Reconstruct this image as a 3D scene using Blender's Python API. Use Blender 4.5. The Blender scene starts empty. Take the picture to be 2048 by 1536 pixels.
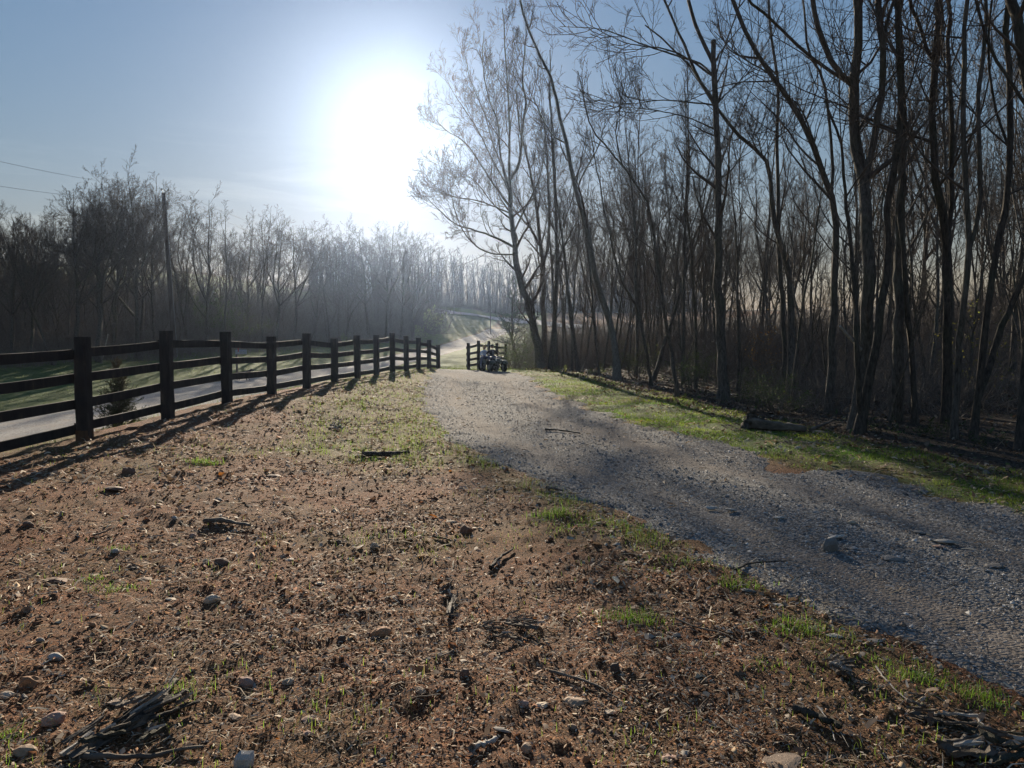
import bpy, bmesh, math, random
import numpy as np
from mathutils import Vector, Matrix

random.seed(7)
RNG = np.random.default_rng(11)
SC = bpy.context.scene
COL = SC.collection

# ------------------------------------------------------------------ camera
FPX = 1539.0                       # focal length in pixels of the 2048 px wide photograph
PITCH = math.radians(-3.46)
CAMZ = 1.7
cam_d = bpy.data.cameras.new('camera')
cam_d.sensor_width = 36.0
cam_d.lens = 36.0 * FPX / 2048.0
cam_d.clip_start = 0.05
cam_d.clip_end = 4000.0
cam = bpy.data.objects.new('camera', cam_d)
COL.objects.link(cam)
cam.location = (0, 0, CAMZ)
cam.rotation_euler = (math.pi / 2 + PITCH, 0, 0)
SC.camera = cam
FWD = np.array([0, math.cos(PITCH), math.sin(PITCH)])
UPV = np.array([0, -math.sin(PITCH), math.cos(PITCH)])


def ray(px, py):
    """Direction through a pixel of the photograph, scaled so that its Y component is 1."""
    d = FWD + (px - 1024) / FPX * np.array([1.0, 0, 0]) + (768 - py) / FPX * UPV
    return d / d[1]


def at(px, py, Y):
    return ray(px, py) * Y + np.array([0, 0, CAMZ])


# ------------------------------------------------------------------ sky, sun, exposure
_s = ray(790, 225)
_s = _s / np.linalg.norm(_s)
SUN_EL = math.asin(_s[2])
SUN_AZ = math.atan2(_s[0], _s[1])          # from +Y towards +X
SKY_TINT = (1.06, 0.90, 1.06)
SKY_KNEE = 0.10
world = bpy.data.worlds.new('World')
SC.world = world
world.use_nodes = True
wn, wl = world.node_tree.nodes, world.node_tree.links
wn.clear()
sky = wn.new('ShaderNodeTexSky')
sky.sky_type = 'NISHITA'
sky.sun_disc = False
sky.sun_elevation = SUN_EL
sky.sun_rotation = SUN_AZ
sky.altitude = 150
sky.air_density = 2.1
sky.dust_density = 0.22
sky.ozone_density = 8.0
bg = wn.new('ShaderNodeBackground')
bg.inputs['Strength'].default_value = 0.065
wo = wn.new('ShaderNodeOutputWorld')
# thin streaks of cirrus low in the sky, all the way round
tc = wn.new('ShaderNodeTexCoord')
sep = wn.new('ShaderNodeSeparateXYZ')
wl.new(tc.outputs['Generated'], sep.inputs[0])
mp = wn.new('ShaderNodeMapping')
mp.inputs['Scale'].default_value = (2.2, 2.2, 17.0)
mp.inputs['Rotation'].default_value = (0.02, 0.05, 0)
wl.new(tc.outputs['Generated'], mp.inputs[0])
cn = wn.new('ShaderNodeTexNoise')
cn.inputs['Scale'].default_value = 1.7
cn.inputs['Detail'].default_value = 7
cn.inputs['Roughness'].default_value = 0.6
cn.inputs['Distortion'].default_value = 0.35
wl.new(mp.outputs[0], cn.inputs['Vector'])
cr = wn.new('ShaderNodeMapRange')
cr.inputs[1].default_value = 0.50
cr.inputs[2].default_value = 0.74
wl.new(cn.outputs[0], cr.inputs[0])
el = wn.new('ShaderNodeMapRange')
el.inputs[1].default_value = 0.27
el.inputs[2].default_value = 0.12
wl.new(sep.outputs[2], el.inputs[0])
mu = wn.new('ShaderNodeMath')
mu.operation = 'MULTIPLY'
wl.new(cr.outputs[0], mu.inputs[0])
wl.new(el.outputs[0], mu.inputs[1])
mu2 = wn.new('ShaderNodeMath')
mu2.operation = 'MULTIPLY'
mu2.inputs[1].default_value = 0.75
wl.new(mu.outputs[0], mu2.inputs[0])
mx = wn.new('ShaderNodeMix')
mx.data_type = 'RGBA'
mx.blend_type = 'MULTIPLY'
wl.new(mu2.outputs[0], mx.inputs[0])
wl.new(sky.outputs[0], mx.inputs[6])
mx.inputs[7].default_value = (1.7, 1.6, 1.45, 1)
# the camera's soft shoulder: the sky near the sun saturates slowly instead of clipping at once
tn = wn.new('ShaderNodeVectorMath'); tn.operation = 'MULTIPLY'
tn.inputs[1].default_value = SKY_TINT
wl.new(mx.outputs[2], tn.inputs[0])
sh = wn.new('ShaderNodeVectorMath'); sh.operation = 'MULTIPLY_ADD'
sh.inputs[1].default_value = (SKY_KNEE,) * 3
sh.inputs[2].default_value = (1, 1, 1)
wl.new(tn.outputs[0], sh.inputs[0])
dv = wn.new('ShaderNodeVectorMath'); dv.operation = 'DIVIDE'
wl.new(tn.outputs[0], dv.inputs[0])
wl.new(sh.outputs[0], dv.inputs[1])
wl.new(dv.outputs[0], bg.inputs['Color'])
wl.new(bg.outputs[0], wo.inputs['Surface'])

sun_d = bpy.data.lights.new('sun', 'SUN')
sun_d.energy = 5.0
sun_d.angle = math.radians(0.55)
sun_d.color = (1.0, 0.87, 0.69)
sun = bpy.data.objects.new('sun', sun_d)
COL.objects.link(sun)
sun.rotation_euler = Vector((-_s[0], -_s[1], -_s[2])).to_track_quat('-Z', 'Y').to_euler()

SC.view_settings.view_transform = 'Standard'
SC.view_settings.look = 'None'
SC.view_settings.gamma = 1.0
SC.view_settings.use_curve_mapping = False
SC.view_settings.exposure = 0.98
SC.render.engine = 'CYCLES'
SC.cycles.volume_bounces = 0
SC.cycles.max_bounces = 6
SC.cycles.diffuse_bounces = 2
SC.cycles.glossy_bounces = 2
SC.cycles.transmission_bounces = 3
SC.cycles.transparent_max_bounces = 6
SC.cycles.caustics_reflective = False
SC.cycles.caustics_refractive = False
SC.cycles.use_denoising = True

GLARE_HAZE_DENSITY = 0.000185
GLARE_HAZE_ANISO = 0.88


# ------------------------------------------------------------------ noise and terrain
def _hash(i, j, s):
    v = np.sin(i * 127.1 + j * 311.7 + s * 74.7) * 43758.5453
    return v - np.floor(v)


def vnoise(x, y, s=0):
    x = np.asarray(x, float); y = np.asarray(y, float)
    i = np.floor(x); j = np.floor(y)
    fx = x - i; fy = y - j
    fx = fx * fx * (3 - 2 * fx); fy = fy * fy * (3 - 2 * fy)
    a = _hash(i, j, s); b = _hash(i + 1, j, s); c = _hash(i, j + 1, s); d = _hash(i + 1, j + 1, s)
    return (a * (1 - fx) + b * fx) * (1 - fy) + (c * (1 - fx) + d * fx) * fy - 0.5


def fbm(x, y, s=0, octv=4, gain=0.5):
    t = 0; a = 1.0
    for o in range(octv):
        t = t + a * vnoise(x * 2 ** o, y * 2 ** o, s + o * 13)
        a *= gain
    return t


def sstep(a, b, x):
    t = np.clip((x - a) / (b - a), 0, 1)
    return t * t * (3 - 2 * t)


def road_x(Y):
    t = (np.clip(Y, -40, 160) - 33) / 33
    return -15.36 + 1.668 * t + 0.6056 * t * t


def road_z(Y):
    t = (np.clip(Y, -10, 135) - 33) / 33
    return -1.018 + 0.2157 * t - 0.0152 * t * t + 0.0754 * t ** 3


ROAD_W = 2.9
POST_Y = [11.7 + 2.34 * i for i in range(13)]
POST_Z = [.13, .21, .31, .32, .32, .36, .33, .30, .34, .25, .26, .17, .07]
POST_TOP = [1.71, 1.82, 1.82, 1.72, 1.81, 1.68, 1.77, 1.79, 1.88, 1.76, 1.68, 1.58, 1.31]


def fence_x(Y):
    return -7.67 + 0.097 * Y


_L = np.array([(-30, 4.0), (0, 2.75), (3.6, 2.29), (4.25, 2.14), (5.18, 1.8), (5.88, 1.44), (7.17, 1.05), (8.87, .32), (10.7, -.44), (12.8, -1.11),
               (16.9, -1.91), (22.7, -2.72), (30.8, -3.3), (37.4, -3.4), (41, -3.6)])
_R = np.array([(-30, 8), (0, 5.6), (4, 5.1), (7.37, 4.85), (9.18, 4.35), (10.06, 3.75), (12.76, 3.12), (15.4, 2.26), (20.9, 1.44), (27.5, 1.0), (37.4, .3), (41, -1.8)])
_W = np.array([(-30, 8), (0, 6.6), (9, 6.1), (10.5, 6.0), (13.3, 5.75), (16.9, 5.0), (21.8, 4.6), (28.1, 3.95), (37.4, 3.0), (42, 1.3), (60, 2.2), (200, 9)])


def drive_in(X, Y):
    """Metres inside the gravel driveway, negative outside."""
    d = np.minimum(X - np.interp(Y, _L[:, 0], _L[:, 1]), np.interp(Y, _R[:, 0], _R[:, 1]) - X)
    return np.minimum(d, 41.5 - Y)


def woods_in(X, Y):
    return X - np.interp(Y, _W[:, 0], _W[:, 1])


def field_z(Y):
    return np.interp(Y, [60, 92, 120, 140, 158, 182, 200, 280, 700, 2000], [0, .6, 1.5, 2.3, 4.2, 7.0, 8.5, 11, 12, 12])


def H(X, Y, fine=True):
    X = np.asarray(X, float); Y = np.asarray(Y, float)
    r = X - road_x(Y)
    zr = road_z(Y)
    zr = zr + (field_z(Y) - zr) * sstep(110, 150, Y)
    # left of the road: mown bank, then wooded hillside
    a = np.maximum(0, -r - ROAD_W)
    zl = zr + 1.5 * sstep(0, 10, a) + 0.05 * np.maximum(0, a - 8) + 5.0 * sstep(22, 80, a)
    zl = zl + 0.12 * vnoise(X / 5, Y / 5, 3) * sstep(1, 5, a)
    # right of the road: bank up to the yard
    xf = fence_x(np.minimum(Y, 46))
    zf = np.interp(Y, [-20, 4] + POST_Y + [44, 52, 75], [0.0, 0.05] + POST_Z + [-.05, -.3, -.45])
    yard = zf * sstep(4.0, 0.3, X - xf) + 0.0
    beyond = sstep(40, 58, Y)
    yard = yard * (1 - beyond) + beyond * np.minimum(zr + 0.3, 40)
    yard = yard - 0.05 * sstep(34, 41, Y) * sstep(-6, -2, X) * (1 - beyond)
    wi = woods_in(X, Y)
    yard = yard + 0.07 * np.maximum(0, wi - 3) * sstep(200, 100, Y) * (1 - sstep(70, 130, wi)) + 2.5 * sstep(14, 50, wi) * sstep(200, 100, Y)
    yard = yard + 0.05 * vnoise(X / 1.7, Y / 1.7, 5) * sstep(0.1, 1.0, np.abs(drive_in(X, Y)))
    bw = 2.3 + 5.0 * sstep(39, 46, Y)
    k = sstep(xf - bw, xf - 0.25, X)
    z = np.where(r > ROAD_W * 0.9, (zr - 0.02) * (1 - k) + yard * k, np.where(r < -ROAD_W * 0.9, zl, zr))
    di = drive_in(X, Y)
    if fine:
        amp = sstep(-0.1, 0.5, -di)
        ny = (r > ROAD_W + 0.3) * (wi < 0.5) * (Y < 45)
        bump = 0.034 * fbm(X / 0.55, Y / 0.55, 21, 3) + 0.045 * np.maximum(0, fbm(X / 0.15, Y / 0.15, 31, 3, 0.6)) ** 1.15
        z = z + bump * (0.25 + 0.75 * amp) * ny + (1 - ny) * 0.05 * fbm(X / 0.8, Y / 0.8, 23, 3) * (np.abs(r) > ROAD_W)
    # soil lip along the near edge of the driveway, sunken drive bed
    left = X - np.interp(Y, _L[:, 0], _L[:, 1])
    z = z + 0.07 * np.exp(-((left + 0.35) / 0.45) ** 2) * (Y < 16) * (0.6 + 0.8 * vnoise(X * 1.3, Y * 1.3, 8))
    z = z - 0.05 * sstep(-0.15, 0.45, di)
    return z


def ground_at(px, py, far=600.0):
    d = ray(px, py)
    ys = np.geomspace(1.5, far, 6000)
    P = d[None, :] * ys[:, None]
    g = P[:, 2] + CAMZ - H(P[:, 0], P[:, 1], False)
    k = np.argmax(g < 0)
    if g[k] >= 0:
        k = len(ys) - 1
    p = P[k] + np.array([0, 0, CAMZ])
    p[2] = float(H(p[0], p[1], False))
    return p


# ------------------------------------------------------------------ materials
def material(name):
    m = bpy.data.materials.new(name)
    m.use_nodes = True
    nt = m.node_tree
    return m, nt.nodes, nt.links, nt.nodes['Principled BSDF']


def N(nodes, kind, **kw):
    n = nodes.new(kind)
    for k, v in kw.items():
        if k in n.inputs:
            n.inputs[k].default_value = v
        else:
            setattr(n, k, v)
    return n


def ramp(nodes, stops):
    r = nodes.new('ShaderNodeValToRGB')
    e = r.color_ramp.elements
    e[0].position, e[0].color = stops[0][0], (*stops[0][1], 1)
    e[1].position, e[1].color = stops[-1][0], (*stops[-1][1], 1)
    for p, c in stops[1:-1]:
        q = e.new(p)
        q.color = (*c, 1)
    return r


def noise_mat(name, stops, scale, rough=0.9, bump=0.4, bump_scale=None, coords='Object', stretch=(1, 1, 1), spec=0.3, dist=0.02, detail=6):
    m, n, l, b = material(name)
    t = N(n, 'ShaderNodeTexCoord')
    mp_ = N(n, 'ShaderNodeMapping')
    mp_.inputs['Scale'].default_value = stretch
    l.new(t.outputs[coords], mp_.inputs[0])
    z = N(n, 'ShaderNodeTexNoise', Scale=scale, Detail=detail, Roughness=0.65)
    l.new(mp_.outputs[0], z.inputs['Vector'])
    r = ramp(n, stops)
    l.new(z.outputs[0], r.inputs[0])
    l.new(r.outputs[0], b.inputs['Base Color'])
    z2 = N(n, 'ShaderNodeTexNoise', Scale=bump_scale or scale * 3, Detail=5, Roughness=0.7)
    l.new(mp_.outputs[0], z2.inputs['Vector'])
    bp = N(n, 'ShaderNodeBump', Strength=bump, Distance=dist)
    l.new(z2.outputs[0], bp.inputs['Height'])
    l.new(bp.outputs[0], b.inputs['Normal'])
    b.inputs['Roughness'].default_value = rough
    b.inputs['Specular IOR Level'].default_value = spec
    return m


def attr_mat(name, rough=0.85, spec=0.3, translucent=0.0, noise=0.25, nscale=40):
    """Colour from the mesh's own 'tint' attribute, broken up with noise."""
    m, n, l, b = material(name)
    a = N(n, 'ShaderNodeAttribute', attribute_name='tint')
    t = N(n, 'ShaderNodeTexCoord')
    z = N(n, 'ShaderNodeTexNoise', Scale=nscale, Detail=3)
    l.new(t.outputs['Object'], z.inputs['Vector'])
    mr = N(n, 'ShaderNodeMapRange')
    mr.inputs[1].default_value = 0.3
    mr.inputs[2].default_value = 0.7
    mr.inputs[3].default_value = 1 - noise
    mr.inputs[4].default_value = 1 + noise
    l.new(z.outputs[0], mr.inputs[0])
    vm = N(n, 'ShaderNodeVectorMath', operation='SCALE')
    l.new(a.outputs['Color'], vm.inputs[0])
    l.new(mr.outputs[0], vm.inputs['Scale'])
    l.new(vm.outputs[0], b.inputs['Base Color'])
    b.inputs['Roughness'].default_value = rough
    b.inputs['Specular IOR Level'].default_value = spec
    if translucent:
        tr = N(n, 'ShaderNodeBsdfTranslucent')
        l.new(vm.outputs[0], tr.inputs['Color'])
        ms = N(n, 'ShaderNodeMixShader', Fac=translucent)
        l.new(b.outputs[0], ms.inputs[1])
        l.new(tr.outputs[0], ms.inputs[2])
        l.new(ms.outputs[0], n['Material Output'].inputs['Surface'])
    return m


def plain_mat(name, col, rough=0.6, metal=0.0, noise=0.2, scale=12, spec=0.4):
    c0 = tuple(c * (1 - noise) for c in col)
    c1 = tuple(min(1, c * (1 + noise)) for c in col)
    m = noise_mat(name, [(0.3, c0), (0.7, c1)], scale, rough, 0.15, scale * 4, spec=spec, dist=0.005)
    m.node_tree.nodes['Principled BSDF'].inputs['Metallic'].default_value = metal
    return m


def bark_mat(name, dark, light, green=0.25, scale=5.0):
    m, n, l, b = material(name)
    t = N(n, 'ShaderNodeTexCoord')
    mp_ = N(n, 'ShaderNodeMapping')
    mp_.inputs['Scale'].default_value = (1, 1, 0.22)
    l.new(t.outputs['Object'], mp_.inputs[0])
    z = N(n, 'ShaderNodeTexNoise', Scale=scale * 5, Detail=8, Roughness=0.7)
    l.new(mp_.outputs[0], z.inputs['Vector'])
    r = ramp(n, [(0.32, dark), (0.68, light)])
    l.new(z.outputs[0], r.inputs[0])
    z2 = N(n, 'ShaderNodeTexNoise', Scale=1.3, Detail=4)
    l.new(t.outputs['Object'], z2.inputs['Vector'])
    r2 = ramp(n, [(0.48, (0, 0, 0)), (0.66, (green, green, green))])
    l.new(z2.outputs[0], r2.inputs[0])
    mx_ = N(n, 'ShaderNodeMix', data_type='RGBA')
    l.new(r2.outputs[0], mx_.inputs[0])
    l.new(r.outputs[0], mx_.inputs[6])
    mx_.inputs[7].default_value = (0.10, 0.125, 0.06, 1)
    l.new(mx_.outputs[2], b.inputs['Base Color'])
    bp = N(n, 'ShaderNodeBump', Strength=1.0, Distance=0.035)
    l.new(z.outputs[0], bp.inputs['Height'])
    l.new(bp.outputs[0], b.inputs['Normal'])
    b.inputs['Roughness'].default_value = 0.9
    b.inputs['Specular IOR Level'].default_value = 0.25
    return m


M = {}
M['bark'] = bark_mat('bark', (0.035, 0.029, 0.023), (0.21, 0.18, 0.145))
M['bark_dark'] = bark_mat('bark_dark', (0.024, 0.020, 0.016), (0.14, 0.115, 0.09))
M['bark_pale'] = bark_mat('bark_pale', (0.09, 0.08, 0.065), (0.27, 0.245, 0.20), 0.15)
M['twig'] = noise_mat('twig_bark', [(0.3, (0.06, 0.048, 0.038)), (0.7, (0.17, 0.135, 0.105))], 6, bump=0.0)
M['brush'] = noise_mat('brush_stem', [(0.3, (0.085, 0.07, 0.056)), (0.55, (0.18, 0.152, 0.124)), (0.75, (0.33, 0.285, 0.235))], 1.4, bump=0.0)
M['dead_wood'] = noise_mat('dead_wood', [(0.3, (0.05, 0.04, 0.032)), (0.5, (0.13, 0.105, 0.08)), (0.75, (0.25, 0.21, 0.165))], 9, bump=0.7, stretch=(0.25, 1, 1), dist=0.012)
M['pale_wood'] = noise_mat('pale_wood', [(0.3, (0.2, 0.17, 0.13)), (0.7, (0.5, 0.46, 0.40))], 14, bump=0.7, stretch=(0.3, 1, 1), dist=0.01)
M['fence'] = noise_mat('fence_stain', [(0.28, (0.014, 0.013, 0.013)), (0.56, (0.040, 0.034, 0.029)), (0.76, (0.11, 0.078, 0.055))], 7, 0.75, 0.5, stretch=(1, 1, 0.3), dist=0.004)
M['fence_raw'] = noise_mat('fence_bare_wood', [(0.3, (0.06, 0.035, 0.02)), (0.7, (0.15, 0.09, 0.05))], 9, 0.85, 0.4, stretch=(1, 1, 0.2), dist=0.004)
M['rock'] = attr_mat('rock', 0.85, 0.35, noise=0.45, nscale=18)
M['crumb'] = attr_mat('soil_crumb', 0.9, 0.3, noise=0.2, nscale=60)
M['grass'] = attr_mat('grass_blade', 0.6, 0.35, translucent=0.55, noise=0.15, nscale=3)
M['leaf'] = attr_mat('leaf', 0.6, 0.35, translucent=0.5, noise=0.15, nscale=8)
M['litter'] = attr_mat('leaf_litter', 0.8, 0.3, translucent=0.2, noise=0.25, nscale=25)


# ------------------------------------------------------------------ mesh helpers
def mesh_np(name, V, Fq, mat=None, smooth=False, tint=None, k=None):
    """Mesh from numpy arrays; faces (n, k) all of one size."""
    V = np.asarray(V, np.float32).reshape(-1, 3)
    Fq = np.asarray(Fq, np.int32)
    k = Fq.shape[1]
    me = bpy.data.meshes.new(name)
    me.vertices.add(len(V))
    me.vertices.foreach_set('co', V.ravel())
    me.loops.add(Fq.size)
    me.loops.foreach_set('vertex_index', Fq.ravel())
    me.polygons.add(len(Fq))
    me.polygons.foreach_set('loop_start', np.arange(0, Fq.size, k, dtype=np.int32))
    if smooth:
        me.polygons.foreach_set('use_smooth', np.ones(len(Fq), bool))
    me.update(calc_edges=True)
    if tint is not None:
        c = np.ones((len(V), 4), np.float32)
        c[:, :3] = tint
        a = me.attributes.new('tint', 'FLOAT_COLOR', 'POINT')
        a.data.foreach_set('color', c.ravel())
    if mat:
        me.materials.append(mat)
    return me


def link(name, me, parent=None, loc=None):
    o = bpy.data.objects.new(name, me)
    COL.objects.link(o)
    if parent is not None:
        o.parent = parent
    if loc is not None:
        o.location = loc
    return o


def thing(name, label, cat, loc=(0, 0, 0), group=None, rotz=0.0):
    o = bpy.data.objects.new(name, None)
    o.empty_display_size = 0.2
    COL.objects.link(o)
    o.location = loc
    o.rotation_euler = (0, 0, rotz)
    return tag(o, label, cat, group)


def tag(o, label, cat, group=None):
    o['label'] = label
    o['category'] = cat
    if group:
        o['group'] = group
    return o


def setting(o):
    o['kind'] = 'structure'
    return o


def stuff(o, label, cat):
    o['kind'] = 'stuff'
    o['label'] = label
    o['category'] = cat
    return o


def tubes(P, R, S):
    """Rings round polylines: P (n,k,3), R (n,k) -> vertices, quads."""
    n, k, _ = P.shape
    T = np.empty_like(P)
    T[:, 1:-1] = P[:, 2:] - P[:, :-2]
    T[:, 0] = P[:, 1] - P[:, 0]
    T[:, -1] = P[:, -1] - P[:, -2]
    T /= np.linalg.norm(T, axis=2, keepdims=True) + 1e-9
    m = T.mean(axis=1)
    ref = np.where(np.abs(m[:, 2:3]) > 0.8, np.array([[1.0, 0.13, 0]]), np.array([[0.1, 0.05, 1.0]]))[:, None, :]
    A = np.cross(T, np.broadcast_to(ref, T.shape))
    A /= np.linalg.norm(A, axis=2, keepdims=True) + 1e-9
    B = np.cross(T, A)
    th = np.arange(S) * 2 * math.pi / S
    V = P[:, :, None, :] + R[:, :, None, None] * (np.cos(th)[None, None, :, None] * A[:, :, None, :] + np.sin(th)[None, None, :, None] * B[:, :, None, :])
    base = (np.arange(n) * k * S)[:, None, None] + (np.arange(k - 1) * S)[None, :, None]
    i = np.arange(S)[None, None, :]
    j = (np.arange(S) + 1) % S
    j = j[None, None, :]
    Fq = np.stack([base + i, base + j, base + S + j, base + S + i], axis=-1).reshape(-1, 4)
    return V.reshape(-1, 3), Fq


def cat_meshes(parts):
    Vs, Fs, o = [], [], 0
    for V, Fq in parts:
        Vs.append(V); Fs.append(Fq + o); o += len(V)
    return np.concatenate(Vs), np.concatenate(Fs)


def resample(pts, k):
    """Catmull-Rom through the points, k samples evenly along it."""
    p = np.asarray(pts, float)
    if len(p) == 2:
        return p[0] + (p[1] - p[0]) * np.linspace(0, 1, k)[:, None]
    q = np.vstack([2 * p[0] - p[1], p, 2 * p[-1] - p[-2]])
    out = []
    for i in range(1, len(q) - 2):
        t = np.linspace(0, 1, 12, endpoint=False)[:, None]
        a, b, c, d = q[i - 1], q[i], q[i + 1], q[i + 2]
        out.append(0.5 * (2 * b + (c - a) * t + (2 * a - 5 * b + 4 * c - d) * t ** 2 + (3 * b - a - 3 * c + d) * t ** 3))
    out = np.vstack(out + [p[-1:]])
    s = np.r_[0, np.cumsum(np.linalg.norm(np.diff(out, axis=0), axis=1))]
    u = np.linspace(0, s[-1], k)
    return np.stack([np.interp(u, s, out[:, i]) for i in range(3)], 1)


def sprout(P, R, n, t0, t1, length, rmul, angle, up, wob, K, rng, rmin=0.0015, tip=0.25, lenfall=0.5, side=None, floor=None):
    """n children on each branch of a level; returns the next level's polylines and radii."""
    Nn, k, _ = P.shape
    idx = np.repeat(np.arange(Nn), n)
    m = len(idx)
    t = t0 + (t1 - t0) * (np.tile((np.arange(n) + 0.5) / n, Nn) + rng.uniform(-.5, .5, m) / n)
    f = np.clip(t, 0, 0.999) * (k - 1)
    i = f.astype(int); fr = (f - i)[:, None]
    p = P[idx, i] * (1 - fr) + P[idx, i + 1] * fr
    tg = P[idx, i + 1] - P[idx, i]
    seg = np.linalg.norm(tg, axis=1, keepdims=True)
    tg = tg / (seg + 1e-9)
    r = R[idx, i] * (1 - fr[:, 0]) + R[idx, i + 1] * fr[:, 0]
    plen = np.linalg.norm(np.diff(P, axis=1), axis=2).sum(1)[idx]
    az = rng.normal(size=(m, 3))
    if side is not None:
        az = az + np.asarray(side) * 1.1
    az -= (az * tg).sum(1, keepdims=True) * tg
    az /= np.linalg.norm(az, axis=1, keepdims=True) + 1e-9
    ang = np.radians(angle) * rng.uniform(.65, 1.3, m)
    d = tg * np.cos(ang)[:, None] + az * np.sin(ang)[:, None]
    L = (length if length > 0 else -length * plen) * (1 - lenfall * (t - t0) / max(1e-6, t1 - t0)) * rng.uniform(.55, 1.25, m)
    r0 = np.maximum(np.minimum(r * rmul * rng.uniform(.7, 1.2, m), r * 0.85), rmin)
    Q = np.empty((m, K, 3)); Q[:, 0] = p
    step = (L / (K - 1))[:, None]
    bend = rng.normal(size=(m, 3)) * wob
    for j in range(1, K):
        d = d + rng.normal(size=(m, 3)) * wob + bend * 0.35 + np.array([0, 0, up])
        d /= np.linalg.norm(d, axis=1, keepdims=True)
        Q[:, j] = Q[:, j - 1] + d * step
    RR = r0[:, None] * (1 - (1 - tip) * np.linspace(0, 1, K)[None, :])
    RR = np.maximum(RR, rmin * 0.6)
    return Q, RR


def grow_crown(P, R, rng, spec):
    """spec: list of levels (dict). Returns one mesh of all the branches."""
    parts = []
    for s in spec:
        a = {k: v for k, v in s.items() if k not in ('S', 'also')}
        P, R = sprout(P, R, rng=rng, **a)
        parts.append(tubes(P, R, s['S']))
    return cat_meshes(parts)


# ================================================================== THE SETTING
def patch_amount(X, Y):
    """How grassy the bare yard is (0..1)."""
    n = fbm(X / 1.6, Y / 1.6, 41, 3)
    left = np.interp(Y, _L[:, 0], _L[:, 1]) - X
    strip = np.exp(-((left - 1.0) / 1.1) ** 2) * sstep(8.5, 12, Y) * 1.7 * sstep(40, 30, Y)
    lip = np.exp(-((left - 0.25) / 0.28) ** 2) * sstep(3.0, 4.2, Y) * 0.75
    mid = sstep(7, 12, Y) * 0.32
    return np.clip(strip + lip + mid + n * 0.9 - 0.12, 0, 1)


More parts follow.
